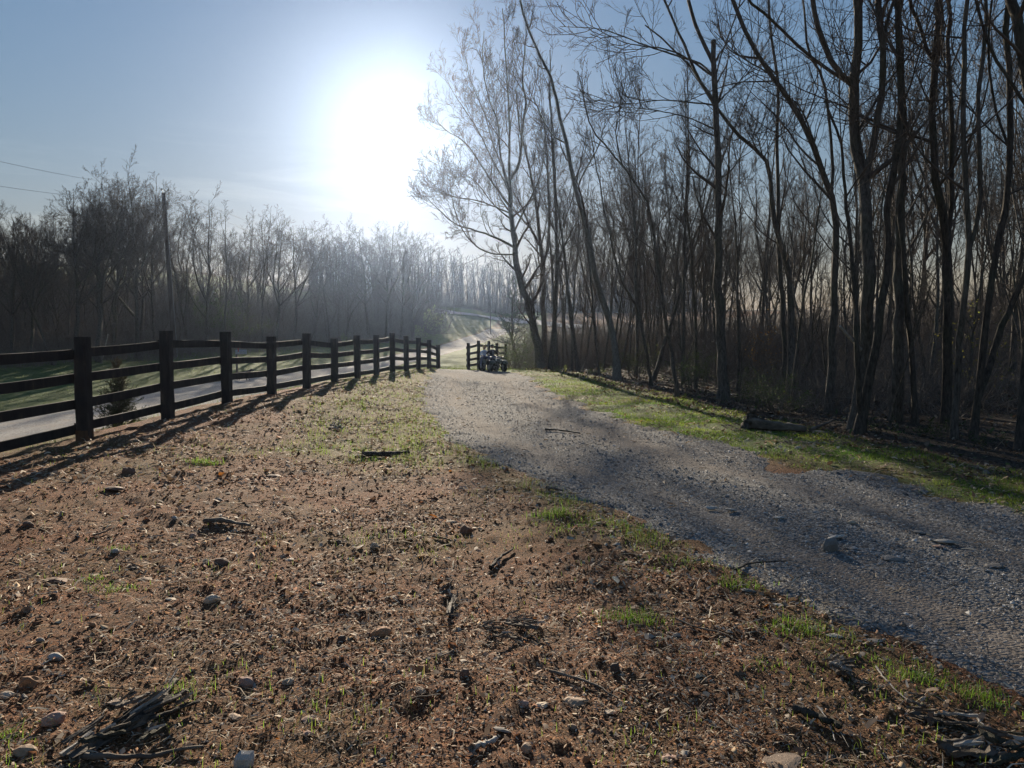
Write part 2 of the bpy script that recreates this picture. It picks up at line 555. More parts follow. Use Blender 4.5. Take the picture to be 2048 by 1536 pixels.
def build_ground():
    rr = np.r_[np.geomspace(1.7, 46, 330), np.geomspace(47.0, 1500, 90)]
    f = np.radians(42)
    th = np.r_[np.linspace(-math.pi, -f, 40, endpoint=False), np.linspace(-f, f, 300), np.linspace(f, math.pi, 40)[1:-1]]
    na, nr = len(th), len(rr)
    X = rr[:, None] * np.sin(th)[None, :]
    Y = rr[:, None] * np.cos(th)[None, :]
    Z = H(X, Y)
    V = np.stack([X, Y, Z], -1).reshape(-1, 3)
    V = np.vstack([V, [[0, 0, float(H(0, 0))]]])
    i = np.arange(nr - 1)[:, None]; j = np.arange(na)[None, :]; j2 = (j + 1) % na
    Fq = np.stack([i * na + j, (i + 1) * na + j, (i + 1) * na + j2, i * na + j2], -1).reshape(-1, 4)
    c = np.full(na, nr * na)
    jj = np.arange(na)
    F0 = np.stack([c, jj, (jj + 1) % na, (jj + 1) % na], -1)   # closed below with triangles
    me = mesh_np('ground', V, Fq)
    bm = bmesh.new(); bm.from_mesh(me); bm.verts.ensure_lookup_table()
    for t in F0:
        bm.faces.new((bm.verts[t[0]], bm.verts[t[1]], bm.verts[t[2]]))
    bmesh.ops.recalc_face_normals(bm, faces=bm.faces)
    bm.to_mesh(me); bm.free()
    x, y = V[:, 0], V[:, 1]
    wi = woods_in(x, y)
    r = x - road_x(y)
    grass_r = sstep(-0.25, 0.25, -drive_in(x, y)) * sstep(0.5, -0.6, wi) * (x > np.interp(y, _R[:, 0], _R[:, 1]) - 0.3)
    gy = patch_amount(x, y) * 0.4
    g = np.where(x > np.interp(y, _R[:, 0], _R[:, 1]) - 0.3, grass_r * (0.8 + 0.8 * vnoise(x / 1.2, y / 1.2, 55)), gy)
    xf = fence_x(np.minimum(y, 46))
    lv = np.maximum(sstep(-ROAD_W + 0.2, -ROAD_W - 0.8, r), sstep(xf - 1.2, xf - 2.0, x) * 0.35 * (r > ROAD_W))
    lv = np.maximum(lv, sstep(41, 43, y) * sstep(0, -1, wi) * (r > ROAD_W))
    lw = np.clip(sstep(-10, -15, r), 0, 1) * sstep(160, 120, y)
    forest = np.maximum(sstep(-0.5, 0.8, wi) * (y < 150), lw)
    forest = np.maximum(forest, sstep(182, 192, y))
    cc = np.ones((len(V), 4), np.float32)
    cc[:, 0] = np.clip(g, 0, 1); cc[:, 1] = forest; cc[:, 2] = np.clip(lv, 0, 1)
    a = me.attributes.new('zone', 'FLOAT_COLOR', 'POINT')
    a.data.foreach_set('color', cc.ravel())
    me.polygons.foreach_set('use_smooth', np.ones(len(me.polygons), bool))
    m, n, l, b = material('earth')
    t = N(n, 'ShaderNodeTexCoord')
    at_ = N(n, 'ShaderNodeAttribute', attribute_name='zone')
    sp = N(n, 'ShaderNodeSeparateColor')
    l.new(at_.outputs['Color'], sp.inputs[0])

    def nz(sc, det=5, rough=0.6):
        q = N(n, 'ShaderNodeTexNoise', Scale=sc, Detail=det, Roughness=rough)
        l.new(t.outputs['Object'], q.inputs['Vector'])
        return q

    def mixc(f_, a_, b_):
        q = N(n, 'ShaderNodeMix', data_type='RGBA')
        l.new(f_, q.inputs[0]); l.new(a_, q.inputs[6]); l.new(b_, q.inputs[7])
        return q.outputs[2]

    big = nz(0.9, 4)
    fine_ = nz(55, 5, 0.8)
    soil = ramp(n, [(0.27, (0.055, 0.020, 0.008)), (0.48, (0.18, 0.068, 0.027)), (0.60, (0.28, 0.125, 0.056)), (0.74, (0.45, 0.28, 0.145))])
    l.new(fine_.outputs[0], soil.inputs[0])
    soil2 = ramp(n, [(0.27, (0.045, 0.021, 0.010)), (0.48, (0.15, 0.072, 0.034)), (0.72, (0.38, 0.245, 0.135))])
    l.new(fine_.outputs[0], soil2.inputs[0])
    bs = ramp(n, [(0.4, (0, 0, 0)), (0.6, (1, 1, 1))])
    l.new(big.outputs[0], bs.inputs[0])
    s = mixc(bs.outputs[0], soil.outputs[0], soil2.outputs[0])
    vor = N(n, 'ShaderNodeTexVoronoi', Scale=95)
    l.new(t.outputs['Object'], vor.inputs['Vector'])
    vb = N(n, 'ShaderNodeRGBToBW')
    l.new(vor.outputs['Color'], vb.inputs[0])
    vg = ramp(n, [(0.2, (0.42, 0.40, 0.38)), (0.5, (0.95, 0.93, 0.90)), (0.68, (1.3, 1.25, 1.15)), (0.8, (2.0, 1.95, 1.8))])
    l.new(vb.outputs[0], vg.inputs[0])
    vm_ = N(n, 'ShaderNodeMix', data_type='RGBA', blend_type='MULTIPLY')
    vm_.inputs[0].default_value = 1.0
    l.new(s, vm_.inputs[6]); l.new(vg.outputs[0], vm_.inputs[7])
    s = vm_.outputs[2]
    gn = nz(14, 6, 0.7)
    gr = ramp(n, [(0.3, (0.04, 0.07, 0.014)), (0.5, (0.095, 0.15, 0.028)), (0.7, (0.16, 0.18, 0.055))])
    l.new(gn.outputs[0], gr.inputs[0])
    gf = N(n, 'ShaderNodeMath', operation='ADD'); gf.use_clamp = True
    gmod = N(n, 'ShaderNodeMapRange'); gmod.inputs[1].default_value = 0.35; gmod.inputs[2].default_value = 0.65
    gmod.inputs[3].default_value = -0.35; gmod.inputs[4].default_value = 0.35
    l.new(gn.outputs[0], gmod.inputs[0])
    gm = N(n, 'ShaderNodeMath', operation='MULTIPLY')
    l.new(sp.outputs[0], gm.inputs[0]); gm.inputs[1].default_value = 1.0
    l.new(gm.outputs[0], gf.inputs[0])
    gg = N(n, 'ShaderNodeMath', operation='MULTIPLY')
    l.new(gmod.outputs[0], gg.inputs[0]); l.new(sp.outputs[0], gg.inputs[1])
    l.new(gg.outputs[0], gf.inputs[1])
    s = mixc(gf.outputs[0], s, gr.outputs[0])
    vn = nz(1.6, 8, 0.7)
    vr = ramp(n, [(0.3, (0.06, 0.09, 0.025)), (0.5, (0.12, 0.165, 0.042)), (0.68, (0.20, 0.21, 0.085))])
    l.new(vn.outputs[0], vr.inputs[0])
    s = mixc(sp.outputs[2], s, vr.outputs[0])
    fr = ramp(n, [(0.3, (0.022, 0.016, 0.011)), (0.5, (0.06, 0.042, 0.028)), (0.66, (0.11, 0.078, 0.05)), (0.8, (0.17, 0.13, 0.09))])
    fn_ = nz(9, 8, 0.75)
    l.new(fn_.outputs[0], fr.inputs[0])
    s = mixc(sp.outputs[1], s, fr.outputs[0])
    l.new(s, b.inputs['Base Color'])
    b.inputs['Roughness'].default_value = 0.95
    b.inputs['Specular IOR Level'].default_value = 0.2
    hs = N(n, 'ShaderNodeMath', operation='MULTIPLY_ADD')
    l.new(vor.outputs['Distance'], hs.inputs[0]); hs.inputs[1].default_value = -0.45
    l.new(fine_.outputs[0], hs.inputs[2])
    bp = N(n, 'ShaderNodeBump', Strength=1.0, Distance=0.024)
    l.new(hs.outputs[0], bp.inputs['Height'])
    l.new(bp.outputs[0], b.inputs['Normal'])
    me.materials.append(m)
    return setting(link('ground', me))


build_ground()


def gravel_mat(name, stops, scale, tan, bump, worn=False):
    m, n, l, b = material(name)
    t = N(n, 'ShaderNodeTexCoord')
    v = N(n, 'ShaderNodeTexVoronoi', Scale=scale)
    l.new(t.outputs['Object'], v.inputs['Vector'])
    z = N(n, 'ShaderNodeTexNoise', Scale=1.1, Detail=7, Roughness=0.65)
    l.new(t.outputs['Object'], z.inputs['Vector'])
    bw = N(n, 'ShaderNodeRGBToBW')
    l.new(v.outputs['Color'], bw.inputs[0])
    r = ramp(n, stops)
    l.new(bw.outputs[0], r.inputs[0])
    r2 = ramp(n, [(0.50, (0, 0, 0)), (0.66, (0.65, 0.65, 0.65))])
    l.new(z.outputs[0], r2.inputs[0])
    mx_ = N(n, 'ShaderNodeMix', data_type='RGBA')
    if worn:                                              # compacted dirt where wheels run and along the edges
        aw = N(n, 'ShaderNodeAttribute', attribute_name='tint')
        pw = N(n, 'ShaderNodeMath', operation='MULTIPLY')
        l.new(aw.outputs['Fac'], pw.inputs[0]); pw.inputs[1].default_value = 0.65
        l.new(pw.outputs[0], mx_.inputs[0])
    else:
        l.new(r2.outputs[0], mx_.inputs[0])
    l.new(r.outputs[0], mx_.inputs[6])
    mx_.inputs[7].default_value = (*tan, 1)
    l.new(mx_.outputs[2], b.inputs['Base Color'])
    bp = N(n, 'ShaderNodeBump', Strength=bump, Distance=0.015)
    l.new(v.outputs['Distance'], bp.inputs['Height'])
    bp.invert = True
    l.new(bp.outputs[0], b.inputs['Normal'])
    b.inputs['Roughness'].default_value = 0.95
    b.inputs['Specular IOR Level'].default_value = 0.08
    return m


def build_drive():
    ys = np.r_[np.linspace(-12, 2, 15, endpoint=False), np.geomspace(2.0, 42.5, 330)]
    xl = np.interp(ys, _L[:, 0], _L[:, 1]) - 0.6
    xr = np.interp(ys, _R[:, 0], _R[:, 1]) + 0.6
    v = np.linspace(0, 1, 90)
    X = xl[:, None] + (xr - xl)[:, None] * v[None, :]
    Y = np.broadcast_to(ys[:, None], X.shape)
    di = drive_in(X, Y) + 0.62 * fbm(X / 0.9, Y / 0.9, 61, 4, 0.6)
    rut = -0.022 * (np.exp(-((v[None, :] - 0.33) / 0.08) ** 2) + np.exp(-((v[None, :] - 0.68) / 0.08) ** 2))
    Z = H(X, Y, False) + 0.05 * np.tanh(di / 0.22) + rut * (di > 0) + 0.012 * fbm(X / 0.28, Y / 0.28, 63, 3) * (di > -.1)
    n_, k = X.shape
    i = np.arange(n_ - 1)[:, None]; j = np.arange(k - 1)[None, :]
    Fq = np.stack([i * k + j, i * k + j + 1, (i + 1) * k + j + 1, (i + 1) * k + j], -1).reshape(-1, 4)
    dirt = np.exp(-((v[None, :] - 0.30) / 0.07) ** 2) * .85 + np.exp(-((v[None, :] - 0.66) / 0.07) ** 2) * .75 + sstep(.22, .05, v)[None, :] * .8 + sstep(.86, .97, v)[None, :] * .7
    dirt = np.clip(dirt + 1.1 * fbm(X / 1.3, Y / 2.2, 65, 3), 0, 1)
    me = mesh_np('driveway', np.stack([X, Y, Z], -1), Fq, gravel_mat('drive_gravel', [(0.1, (0.065, 0.062, 0.058)), (0.5, (0.165, 0.158, 0.146)), (0.9, (0.36, 0.345, 0.315))], 42, (0.20, 0.162, 0.13), 0.9, True), True, tint=np.repeat(dirt.reshape(-1, 1), 3, 1))
    return setting(link('driveway', me))


def drive_z(X, Y):
    di = drive_in(X, Y) + 0.62 * fbm(X / 0.9, Y / 0.9, 61, 4, 0.6)
    return H(X, Y, False) + 0.05 * np.tanh(di / 0.22) + 0.012 * fbm(X / 0.28, Y / 0.28, 63, 3)


build_drive()


def build_road():
    ys = np.r_[np.linspace(-30, 6, 20, endpoint=False), np.geomspace(6, 150, 260)]
    v = np.linspace(-1.18, 1.18, 40)
    X = road_x(ys)[:, None] + v[None, :] * ROAD_W
    Y = np.broadcast_to(ys[:, None], X.shape)
    e = (1 - np.abs(v))[None, :] * ROAD_W + 0.35 * fbm(X / 1.2, Y / 1.2, 71, 4)
    rut = -0.03 * (np.exp(-((np.abs(v)[None, :] - 0.35) / 0.1) ** 2))
    Z = np.maximum(road_z(Y), H(X, Y, False)) + 0.045 * np.tanh(e / 0.25) + rut
    n_, k = X.shape
    i = np.arange(n_ - 1)[:, None]; j = np.arange(k - 1)[None, :]
    Fq = np.stack([i * k + j, i * k + j + 1, (i + 1) * k + j + 1, (i + 1) * k + j], -1).reshape(-1, 4)
    m = gravel_mat('road_gravel', [(0.1, (0.20, 0.187, 0.17)), (0.5, (0.32, 0.30, 0.27)), (0.9, (0.46, 0.43, 0.39))], 26, (0.38, 0.31, 0.24), 0.5)
    return setting(link('gravel_road', mesh_np('gravel_road', np.stack([X, Y, Z], -1), Fq, m, True)))


build_road()


def build_far_road():
    pts = [ground_at(x, y) for x, y in ((760, 607), (830, 614), (870, 621), (908, 627), (950, 632), (985, 637), (1025, 641), (1080, 647), (1180, 655))]
    c = resample([(p[0], p[1], 0) for p in pts], 60)
    w = np.linspace(-3.0, 3.0, 7)
    t = np.gradient(c, axis=0); t /= np.linalg.norm(t, axis=1, keepdims=True)
    nrm = np.stack([-t[:, 1], t[:, 0]], 1)
    X = c[:, 0:1] + nrm[:, 0:1] * w; Y = c[:, 1:2] + nrm[:, 1:2] * w
    zc = H(c[:, 0], c[:, 1], False)
    Z = np.maximum(H(X, Y, False), zc[:, None] - 0.3) + 0.12
    k = 7
    i = np.arange(59)[:, None]; j = np.arange(k - 1)[None, :]
    Fq = np.stack([i * k + j, i * k + j + 1, (i + 1) * k + j + 1, (i + 1) * k + j], -1).reshape(-1, 4)
    m = gravel_mat('far_road_gravel', [(0.1, (0.28, 0.27, 0.25)), (0.5, (0.36, 0.34, 0.31)), (0.9, (0.44, 0.42, 0.38))], 3, (0.34, 0.3, 0.25), 0.2)
    return setting(link('hill_road', mesh_np('hill_road', np.stack([X, Y, Z], -1), Fq, m)))


build_far_road()


def build_glare_haze():  # scattering volume added to imitate lens glare and the sun's glow
    bm = bmesh.new()
    bmesh.ops.create_cube(bm, size=1.0)
    for v in bm.verts:
        v.co = Vector((v.co.x * 3400, v.co.y * 3400, -6 + (v.co.z + 0.5) * 34))
    me = bpy.data.meshes.new('haze'); bm.to_mesh(me); bm.free()
    m = bpy.data.materials.new('haze'); m.use_nodes = True
    n, l = m.node_tree.nodes, m.node_tree.links
    n.remove(n['Principled BSDF'])
    v = n.new('ShaderNodeVolumePrincipled')
    v.inputs['Color'].default_value = (0.50, 0.67, 1.0, 1)
    v.inputs['Density'].default_value = GLARE_HAZE_DENSITY
    v.inputs['Anisotropy'].default_value = GLARE_HAZE_ANISO
    l.new(v.outputs[0], n['Material Output'].inputs['Volume'])
    me.materials.append(m)
    o = link('haze', me)
    return stuff(o, 'pale haze volume added to imitate bluish lens glare and the glow around the sun', 'haze')


build_glare_haze()


# ================================================================== FENCES
def box_between(a, b, w, h, up=(0, 0, 1), sub=1):
    """Board from a to b, w thick and h tall; slightly eased edges."""
    a, b = Vector(a), Vector(b)
    d = (b - a); L = d.length; d.normalize()
    u = Vector(up); s = d.cross(u).normalized(); u = s.cross(d).normalized()
    bm = bmesh.new()
    e = min(w, h) * 0.12
    prof = [(-w / 2 + e, -h / 2), (w / 2 - e, -h / 2), (w / 2, -h / 2 + e), (w / 2, h / 2 - e), (w / 2 - e, h / 2), (-w / 2 + e, h / 2), (-w / 2, h / 2 - e), (-w / 2, -h / 2 + e)]
    rings = []
    for q in range(sub + 1):
        c = a + d * (L * q / sub)
        rings.append([bm.verts.new(c + s * x + u * y) for x, y in prof])
    for q in range(sub):
        for k in range(8):
            bm.faces.new((rings[q][k], rings[q][(k + 1) % 8], rings[q + 1][(k + 1) % 8], rings[q + 1][k]))
    bm.faces.new(rings[0][::-1]); bm.faces.new(rings[-1])
    bmesh.ops.recalc_face_normals(bm, faces=bm.faces)
    return bm


def bm_obj(name, bm, mat, parent=None, smooth=False):
    me = bpy.data.meshes.new(name)
    bm.to_mesh(me); bm.free()
    me.materials.append(mat)
    if smooth:
        for p in me.polygons:
            p.use_smooth = True
    return link(name, me, parent)


def build_fence(label, posts, rails_top_first, width=0.19):
    """posts: list of (x, y, zbase, ztop)."""
    base = np.array(posts[0][:3])
    f = thing('board_fence', label, 'fence', base)
    for i, (x, y, z0, z1) in enumerate(posts):
        lean = np.array([random.uniform(-.015, .015), random.uniform(-.015, .015), 0])
        a = np.array([x, y, z0 - 0.12]) - base
        b = np.array([x, y, z1]) - base + lean
        bm = box_between(a, b, width, width, up=(0.1 + random.uniform(-.03, .03), 1, 0), sub=5)
        for v in bm.verts:                                   # knocked-about post
            v.co.x += random.uniform(-.006, .006); v.co.y += random.uniform(-.006, .006)
        p = bm_obj('post', bm, M['fence'], f)
        if i < 3 and len(posts) > 6:                          # unstained wood at the foot
            bm = box_between(a + np.array([0, 0, 0.09]), a + np.array([0, 0, 0.28 + 0.05 * (i == 0)]), width + 0.008, width + 0.008, up=(0.1, 1, 0))
            bm_obj('bare_wood', bm, M['fence_raw'], p)
    nr = len(rails_top_first)
    for i in range(len(posts) - 1):
        p, q = posts[i], posts[i + 1]
        for k, fr in enumerate(rails_top_first):
            za = p[2] + (p[3] - p[2]) * fr; zb = q[2] + (q[3] - q[2]) * fr
            ja, jb = random.uniform(-.02, .02), random.uniform(-.02, .02)
            off = np.array([-(width / 2 + 0.018), 0, 0])
            d = np.array([q[0] - p[0], q[1] - p[1]]); d /= np.linalg.norm(d)
            off = np.array([-d[1], d[0], 0]) * (width / 2 + 0.016)
            a = np.array([p[0], p[1], za + ja]) + off - base
            b = np.array([q[0], q[1], zb + jb]) + off - base
            e = np.array([d[0], d[1], 0]) * 0.06
            lap = 0.0024 * ((i + k) % 2)
            a = a - e * 0.9 + off * lap; b = b + e * 0.9 + off * lap
            bm = box_between(a, b, 0.032, 0.145, sub=6)
            sag = random.uniform(0, .015); tw = random.uniform(-.012, .012)
            av = Vector(a); L = (Vector(b) - av).length
            for v in bm.verts:
                t = (v.co - av).length / L
                v.co.z -= sag * 4 * t * (1 - t)
                v.co.x += tw * math.sin(t * math.pi) + random.uniform(-.002, .002)
            r = bm_obj('rail', bm, M['fence'], f)
            if (i, k) in ((0, 1),):
                m0 = Vector(a).lerp(Vector(b), 0.80); m1 = Vector(a).lerp(Vector(b), 0.845)
                bm_obj('bare_wood', box_between(m0, m1, 0.040, 0.150), M['fence_raw'], r)
    return f


posts = []
for i in range(13):
    Y = POST_Y[i]
    posts.append((float(fence_x(Y)) + 0.0, Y, POST_Z[i], POST_TOP[i]))
# the run goes on out of the frame on the left
posts = [(float(fence_x(11.7 - 2.34 * k)), 11.7 - 2.34 * k, 0.08 - 0.02 * k, 1.66 - 0.01 * k) for k in (2, 1)] + posts
RAILS = [0.845, 0.60, 0.36, 0.115]
build_fence('long dark stained four rail board fence between the bare yard and the gravel road', posts, RAILS)
rp = [at(937, 737, 42), at(957, 735, 44.3), at(978, 733, 46.8), at(994, 732, 49.2), at(1012, 730, 51.5)]
rt = [at(937, 686, 42), at(957, 681, 44.3), at(978, 682, 46.8), at(994, 686, 49.2), at(1012, 688, 51.5)]
build_fence('short dark board fence behind the quad bike, right of the gate opening', [(p[0], p[1], p[2], t[2]) for p, t in zip(rp, rt)], [0.82, 0.56, 0.33, 0.12], 0.17)


# ================================================================== TREES
def px_path(pts, Y, rng, depth_wob=0.02):
    """A stem drawn by its pixels in the photograph, stood at distance Y, with some depth of its own."""
    n = len(pts)
    dy = np.cumsum(rng.normal(size=n)) * depth_wob * Y * 0.35
    dy -= dy[0]
    return np.array([at(p[0], p[1], Y + d) for p, d in zip(pts, dy)])


def stem_tubes(paths, S=9, K=22, rng=None, flare=True):
    """paths: list of (points3d, r0, r1, is_base)."""
    Ps, Rs = [], []
    parts = []
    for pts, r0, r1, base in paths:
        P = resample(pts, K)
        L = np.linalg.norm(P[-1] - P[0])
        P[1:-1] += rng.normal(size=(K - 2, 3)) * min(0.010 * L / 3, r0 * 0.16)
        t = np.linspace(0, 1, K)
        R = r0 + (r1 - r0) * t ** 0.85
        if base and flare:
            s = np.r_[0, np.cumsum(np.linalg.norm(np.diff(P, axis=0), axis=1))]
            R = R * (1 + 0.55 * np.exp(-s / 0.35))
        Ps.append(P); Rs.append(R)
        V, Fq = tubes(P[None], R[None], S if r0 > 0.05 else 6)
        SS = S if r0 > 0.05 else 6
        ang = np.tile(np.arange(SS), K)
        ph = rng.uniform(0, 6.28)
        ctr = np.repeat(P, SS, axis=0)
        V = ctr + (V - ctr) * (1 + 0.10 * np.sin(ang * 2.4 + ph + np.repeat(t, SS) * 5)[:, None] + 0.06 * rng.normal(size=(len(V), 1)))
        parts.append((V, Fq))
    return Ps, Rs, cat_meshes(parts)


def extend_up(pts3, top, rng, lean=0.0):
    """Carry a stem on above the frame to its real height."""
    p = np.asarray(pts3)
    d = p[-1] - p[-2]
    d = d / np.linalg.norm(d)
    out = [p]
    cur = p[-1].copy()
    while cur[2] < top:
        d = d * 0.75 + np.array([lean * 0.2, 0, 0.35]) + rng.normal(size=3) * 0.12
        d /= np.linalg.norm(d)
        cur = cur + d * 1.6
        out.append(cur[None].copy())
    return np.vstack(out)


def crown_mesh(name, Ps, Rs, rng, spec, origin=None):
    parts = []
    K = len(Ps[0])
    P = np.stack(Ps); R = np.stack(Rs)
    for s in spec:
        a = {k: v for k, v in s.items() if k not in ('S', 'keep')}
        P, R = sprout(P, R, rng=rng, **a)
        if s.get('keep', 1.0) < 1:
            m = rng.random(len(P)) < s['keep']
            P, R = P[m], R[m]
        if origin is not None and s['S'] <= 4:               # fewer twigs high over our heads
            q = P[:, -1] + origin
            high = (q[:, 2] - CAMZ) / np.maximum(q[:, 1], 1) > 0.53
            m = ~high | (rng.random(len(P)) < .3)
            P, R = P[m], R[m]
        parts.append(tubes(P, R, s['S']))
    V, Fq = cat_meshes(parts)
    return V, Fq


def tree_from(label, base, paths, rng, spec, bark='bark', group=None, cat='tree', name='bare_tree'):
    base = np.asarray(base, float)
    t = thing(name, label, cat, base, group)
    paths = [(np.asarray(p) - base, r0, r1, b) for p, r0, r1, b in paths]
    Ps, Rs, (V, Fq) = stem_tubes(paths, rng=rng)
    link('trunk', mesh_np('trunk', V, Fq, M[bark], True), t)
    if spec:
        V, Fq = crown_mesh('crown', Ps, Rs, rng, spec, base)
        link('crown', mesh_np('crown', V, Fq, M['twig']), t)
    return t


def spec_crown(n1, n2, n3, n4, L1, t0=0.3, up=0.10, a1=48, L2=0.5, L3=0.45, L4=0.42, wob=0.11, tw=0.0035):
    s = [dict(n=n1, t0=t0, t1=0.98, length=L1, rmul=0.5, angle=a1, up=up, wob=wob, K=8, S=5, rmin=0.012, tip=0.22, lenfall=0.45),
         dict(n=n2, t0=0.2, t1=0.98, length=-L2, rmul=0.55, angle=42, up=up * 0.9, wob=wob * 1.2, K=6, S=4, rmin=0.007, tip=0.3, lenfall=0.4),
         dict(n=n3, t0=0.15, t1=1.0, length=-L3, rmul=0.6, angle=40, up=up * 0.7, wob=wob * 1.3, K=5, S=3, rmin=tw, tip=0.4, lenfall=0.3)]
    if n4:
        s.append(dict(n=n4, t0=0.15, t1=1.0, length=-L4, rmul=0.7, angle=38, up=up * 0.6, wob=wob * 1.3, K=3, S=3, rmin=tw * 0.75, tip=0.5, lenfall=0.3))
    return s


def px_tree(label, Y, stems, spec, seed, bark='bark', top=None, base_px=None, group=None):
    """stems: list of (pixel points, width px at foot, width px at tip, is_base)."""
    rng = np.random.default_rng(seed)
    paths = []
    b = at(*stems[0][0][0], Y)
    g = float(H(b[0], b[1], False))
    for pts, w0, w1, isb in stems:
        p3 = px_path(pts, Y, rng)
        r0, r1 = w0 * Y / FPX / 2 * .86, w1 * Y / FPX / 2 * .86
        if isb:
            p3 = np.vstack([[p3[0][0], p3[0][1], min(g, p3[0][2]) - 0.12], p3])
        elif not isb and paths:
            # root the limb on the nearest point of the stems already there
            allp = np.vstack([resample(q[0], 30) for q in paths])
            k = np.argmin(((allp - p3[0])[:, [0, 2]] ** 2).sum(1))
            shift = allp[k] - p3[0]
            p3 = p3 + shift * np.linspace(1, 0, len(p3))[:, None] + np.array([0, 1, 0]) * 0
            p3[1:, 1] += shift[1] * 0.6
        if top and pts[-1][1] < 12:
            p3 = extend_up(p3, top, rng)
        paths.append((p3, r0, r1, isb))
    base = (b[0], b[1], g)
    return tree_from(label, base, paths, rng, spec, bark, group)


S_BIG = spec_crown(9, 5, 5, 3, 2.8, 0.34, tw=0.003)
S_MID = spec_crown(9, 5, 4, 3, 2.4, 0.32, tw=0.0045)
S_SLIM = spec_crown(9, 5, 4, 3, 1.9, 0.30, a1=40, tw=0.005)
S_T1 = spec_crown(11, 6, 5, 4, 3.3, 0.15, up=0.13, a1=38, L2=0.55, L3=0.6, L4=0.65, tw=0.0095)
S_LEAN = spec_crown(13, 6, 4, 3, 3.0, 0.28, up=0.12, a1=36, L3=0.55, L4=0.6, tw=0.008)

px_tree('broad spreading bare tree with low limbs reaching over the gate, left edge of right woods', 46, [
    ([(1081, 724), (1066, 640), (1048, 580), (1034, 530), (1028, 480), (1024, 437), (1018, 364)], 20, 10, True),
    ([(1018, 364), (1039, 321), (1046, 248), (1053, 204), (1045, 150), (1052, 80), (1050, 14)], 8, 2, False),
    ([(1018, 380), (1017, 219), (1011, 109), (1005, 15)], 7, 2, False),
    ([(1016, 370), (998, 300), (995, 240), (975, 190), (965, 120), (968, 60)], 6, 1.5, False),
    ([(1018, 499), (977, 477), (940, 463), (907, 450), (875, 420), (850, 392)], 6, 1.3, False),
    ([(1016, 410), (1002, 393), (960, 330), (929, 284), (893, 262), (872, 240)], 6, 1.3, False),
    ([(1028, 505), (985, 505), (950, 490), (920, 450), (905, 400), (898, 340)], 4, 1, False),
    ([(1020, 440), (985, 410), (955, 370), (930, 350), (900, 345)], 4, 1, False),
    ([(1016, 390), (1000, 330), (985, 290), (965, 220), (940, 160), (930, 110)], 5, 1.2, False),
    ([(1026, 470), (1050, 420), (1070, 380), (1085, 330), (1090, 260)], 5, 1.2, False),
    ([(1022, 430), (960, 405), (900, 392), (858, 360)], 4, 1, False),
    ([(1016, 380), (985, 320), (950, 250), (910, 190), (890, 150)], 4.5, 1, False)], S_T1, 101)
px_tree('twin forked bare trunk just right of the spreading tree by the gate', 46.5, [
    ([(1090, 724), (1087, 620), (1086, 530), (1078, 478), (1075, 419), (1060, 340), (1040, 260), (1032, 180)], 15, 3, True),
    ([(1080, 480), (1064, 452), (1040, 400), (1020, 370)], 8, 2, False),
    ([(1086, 520), (1097, 480), (1100, 420), (1098, 330), (1090, 240)], 8, 2, False)], S_LEAN, 102)
px_tree('straight slim bare tree rising beside the forked trunk near the gate', 46, [
    ([(1104, 724), (1110, 620), (1114, 530), (1113, 480), (1109, 383), (1101, 219), (1100, 100)], 13, 2, True),
    ([(1118, 520), (1135, 480), (1150, 450)], 6, 2, False)], S_LEAN, 103)
px_tree('thin dark bare tree on the grass edge beyond the driveway bend', 38, [
    ([(1155, 740), (1148, 690), (1140, 634), (1133, 556), (1124, 465), (1112, 380), (1108, 280), (1096, 180)], 9, 2, True)], S_LEAN, 104)
px_tree('pale smooth trunk leaning left over the driveway bend', 30, [
    ([(1235, 768), (1232, 720), (1224, 660), (1200, 582), (1182, 504), (1167, 439), (1156, 395), (1135, 299), (1115, 208), (1101, 156), (1075, 104), (1052, 52), (1040, 8)], 17, 3, True),
    ([(1156, 395), (1170, 350), (1200, 290), (1215, 230)], 5, 1.5, False),
    ([(1130, 280), (1100, 250), (1060, 170)], 5, 1.2, False)], S_MID, 105, 'bark_pale', top=18)
px_tree('thin sapling trunk left of the pale leaning tree', 34, [
    ([(1198, 750), (1192, 690), (1187, 634), (1182, 560), (1172, 470), (1160, 380)], 6, 2, True)], S_SLIM, 106)
px_tree('thin crooked bare tree right of the pale leaning tree', 27, [
    ([(1303, 772), (1294, 710), (1286, 673), (1271, 608), (1247, 569), (1234, 530), (1221, 478), (1208, 413), (1192, 330), (1180, 260)], 8, 2, True)], S_SLIM, 107)
px_tree('slender tree with a long left lean, arching above the driveway', 22, [
    ([(1355, 792), (1348, 740), (1341, 699), (1328, 621), (1315, 530), (1305, 452), (1292, 400), (1255, 345), (1213, 294), (1182, 255), (1167, 187), (1156, 143)], 10, 2, True),
    ([(1240, 330), (1230, 260), (1245, 190)], 4, 1, False)], S_SLIM, 108)
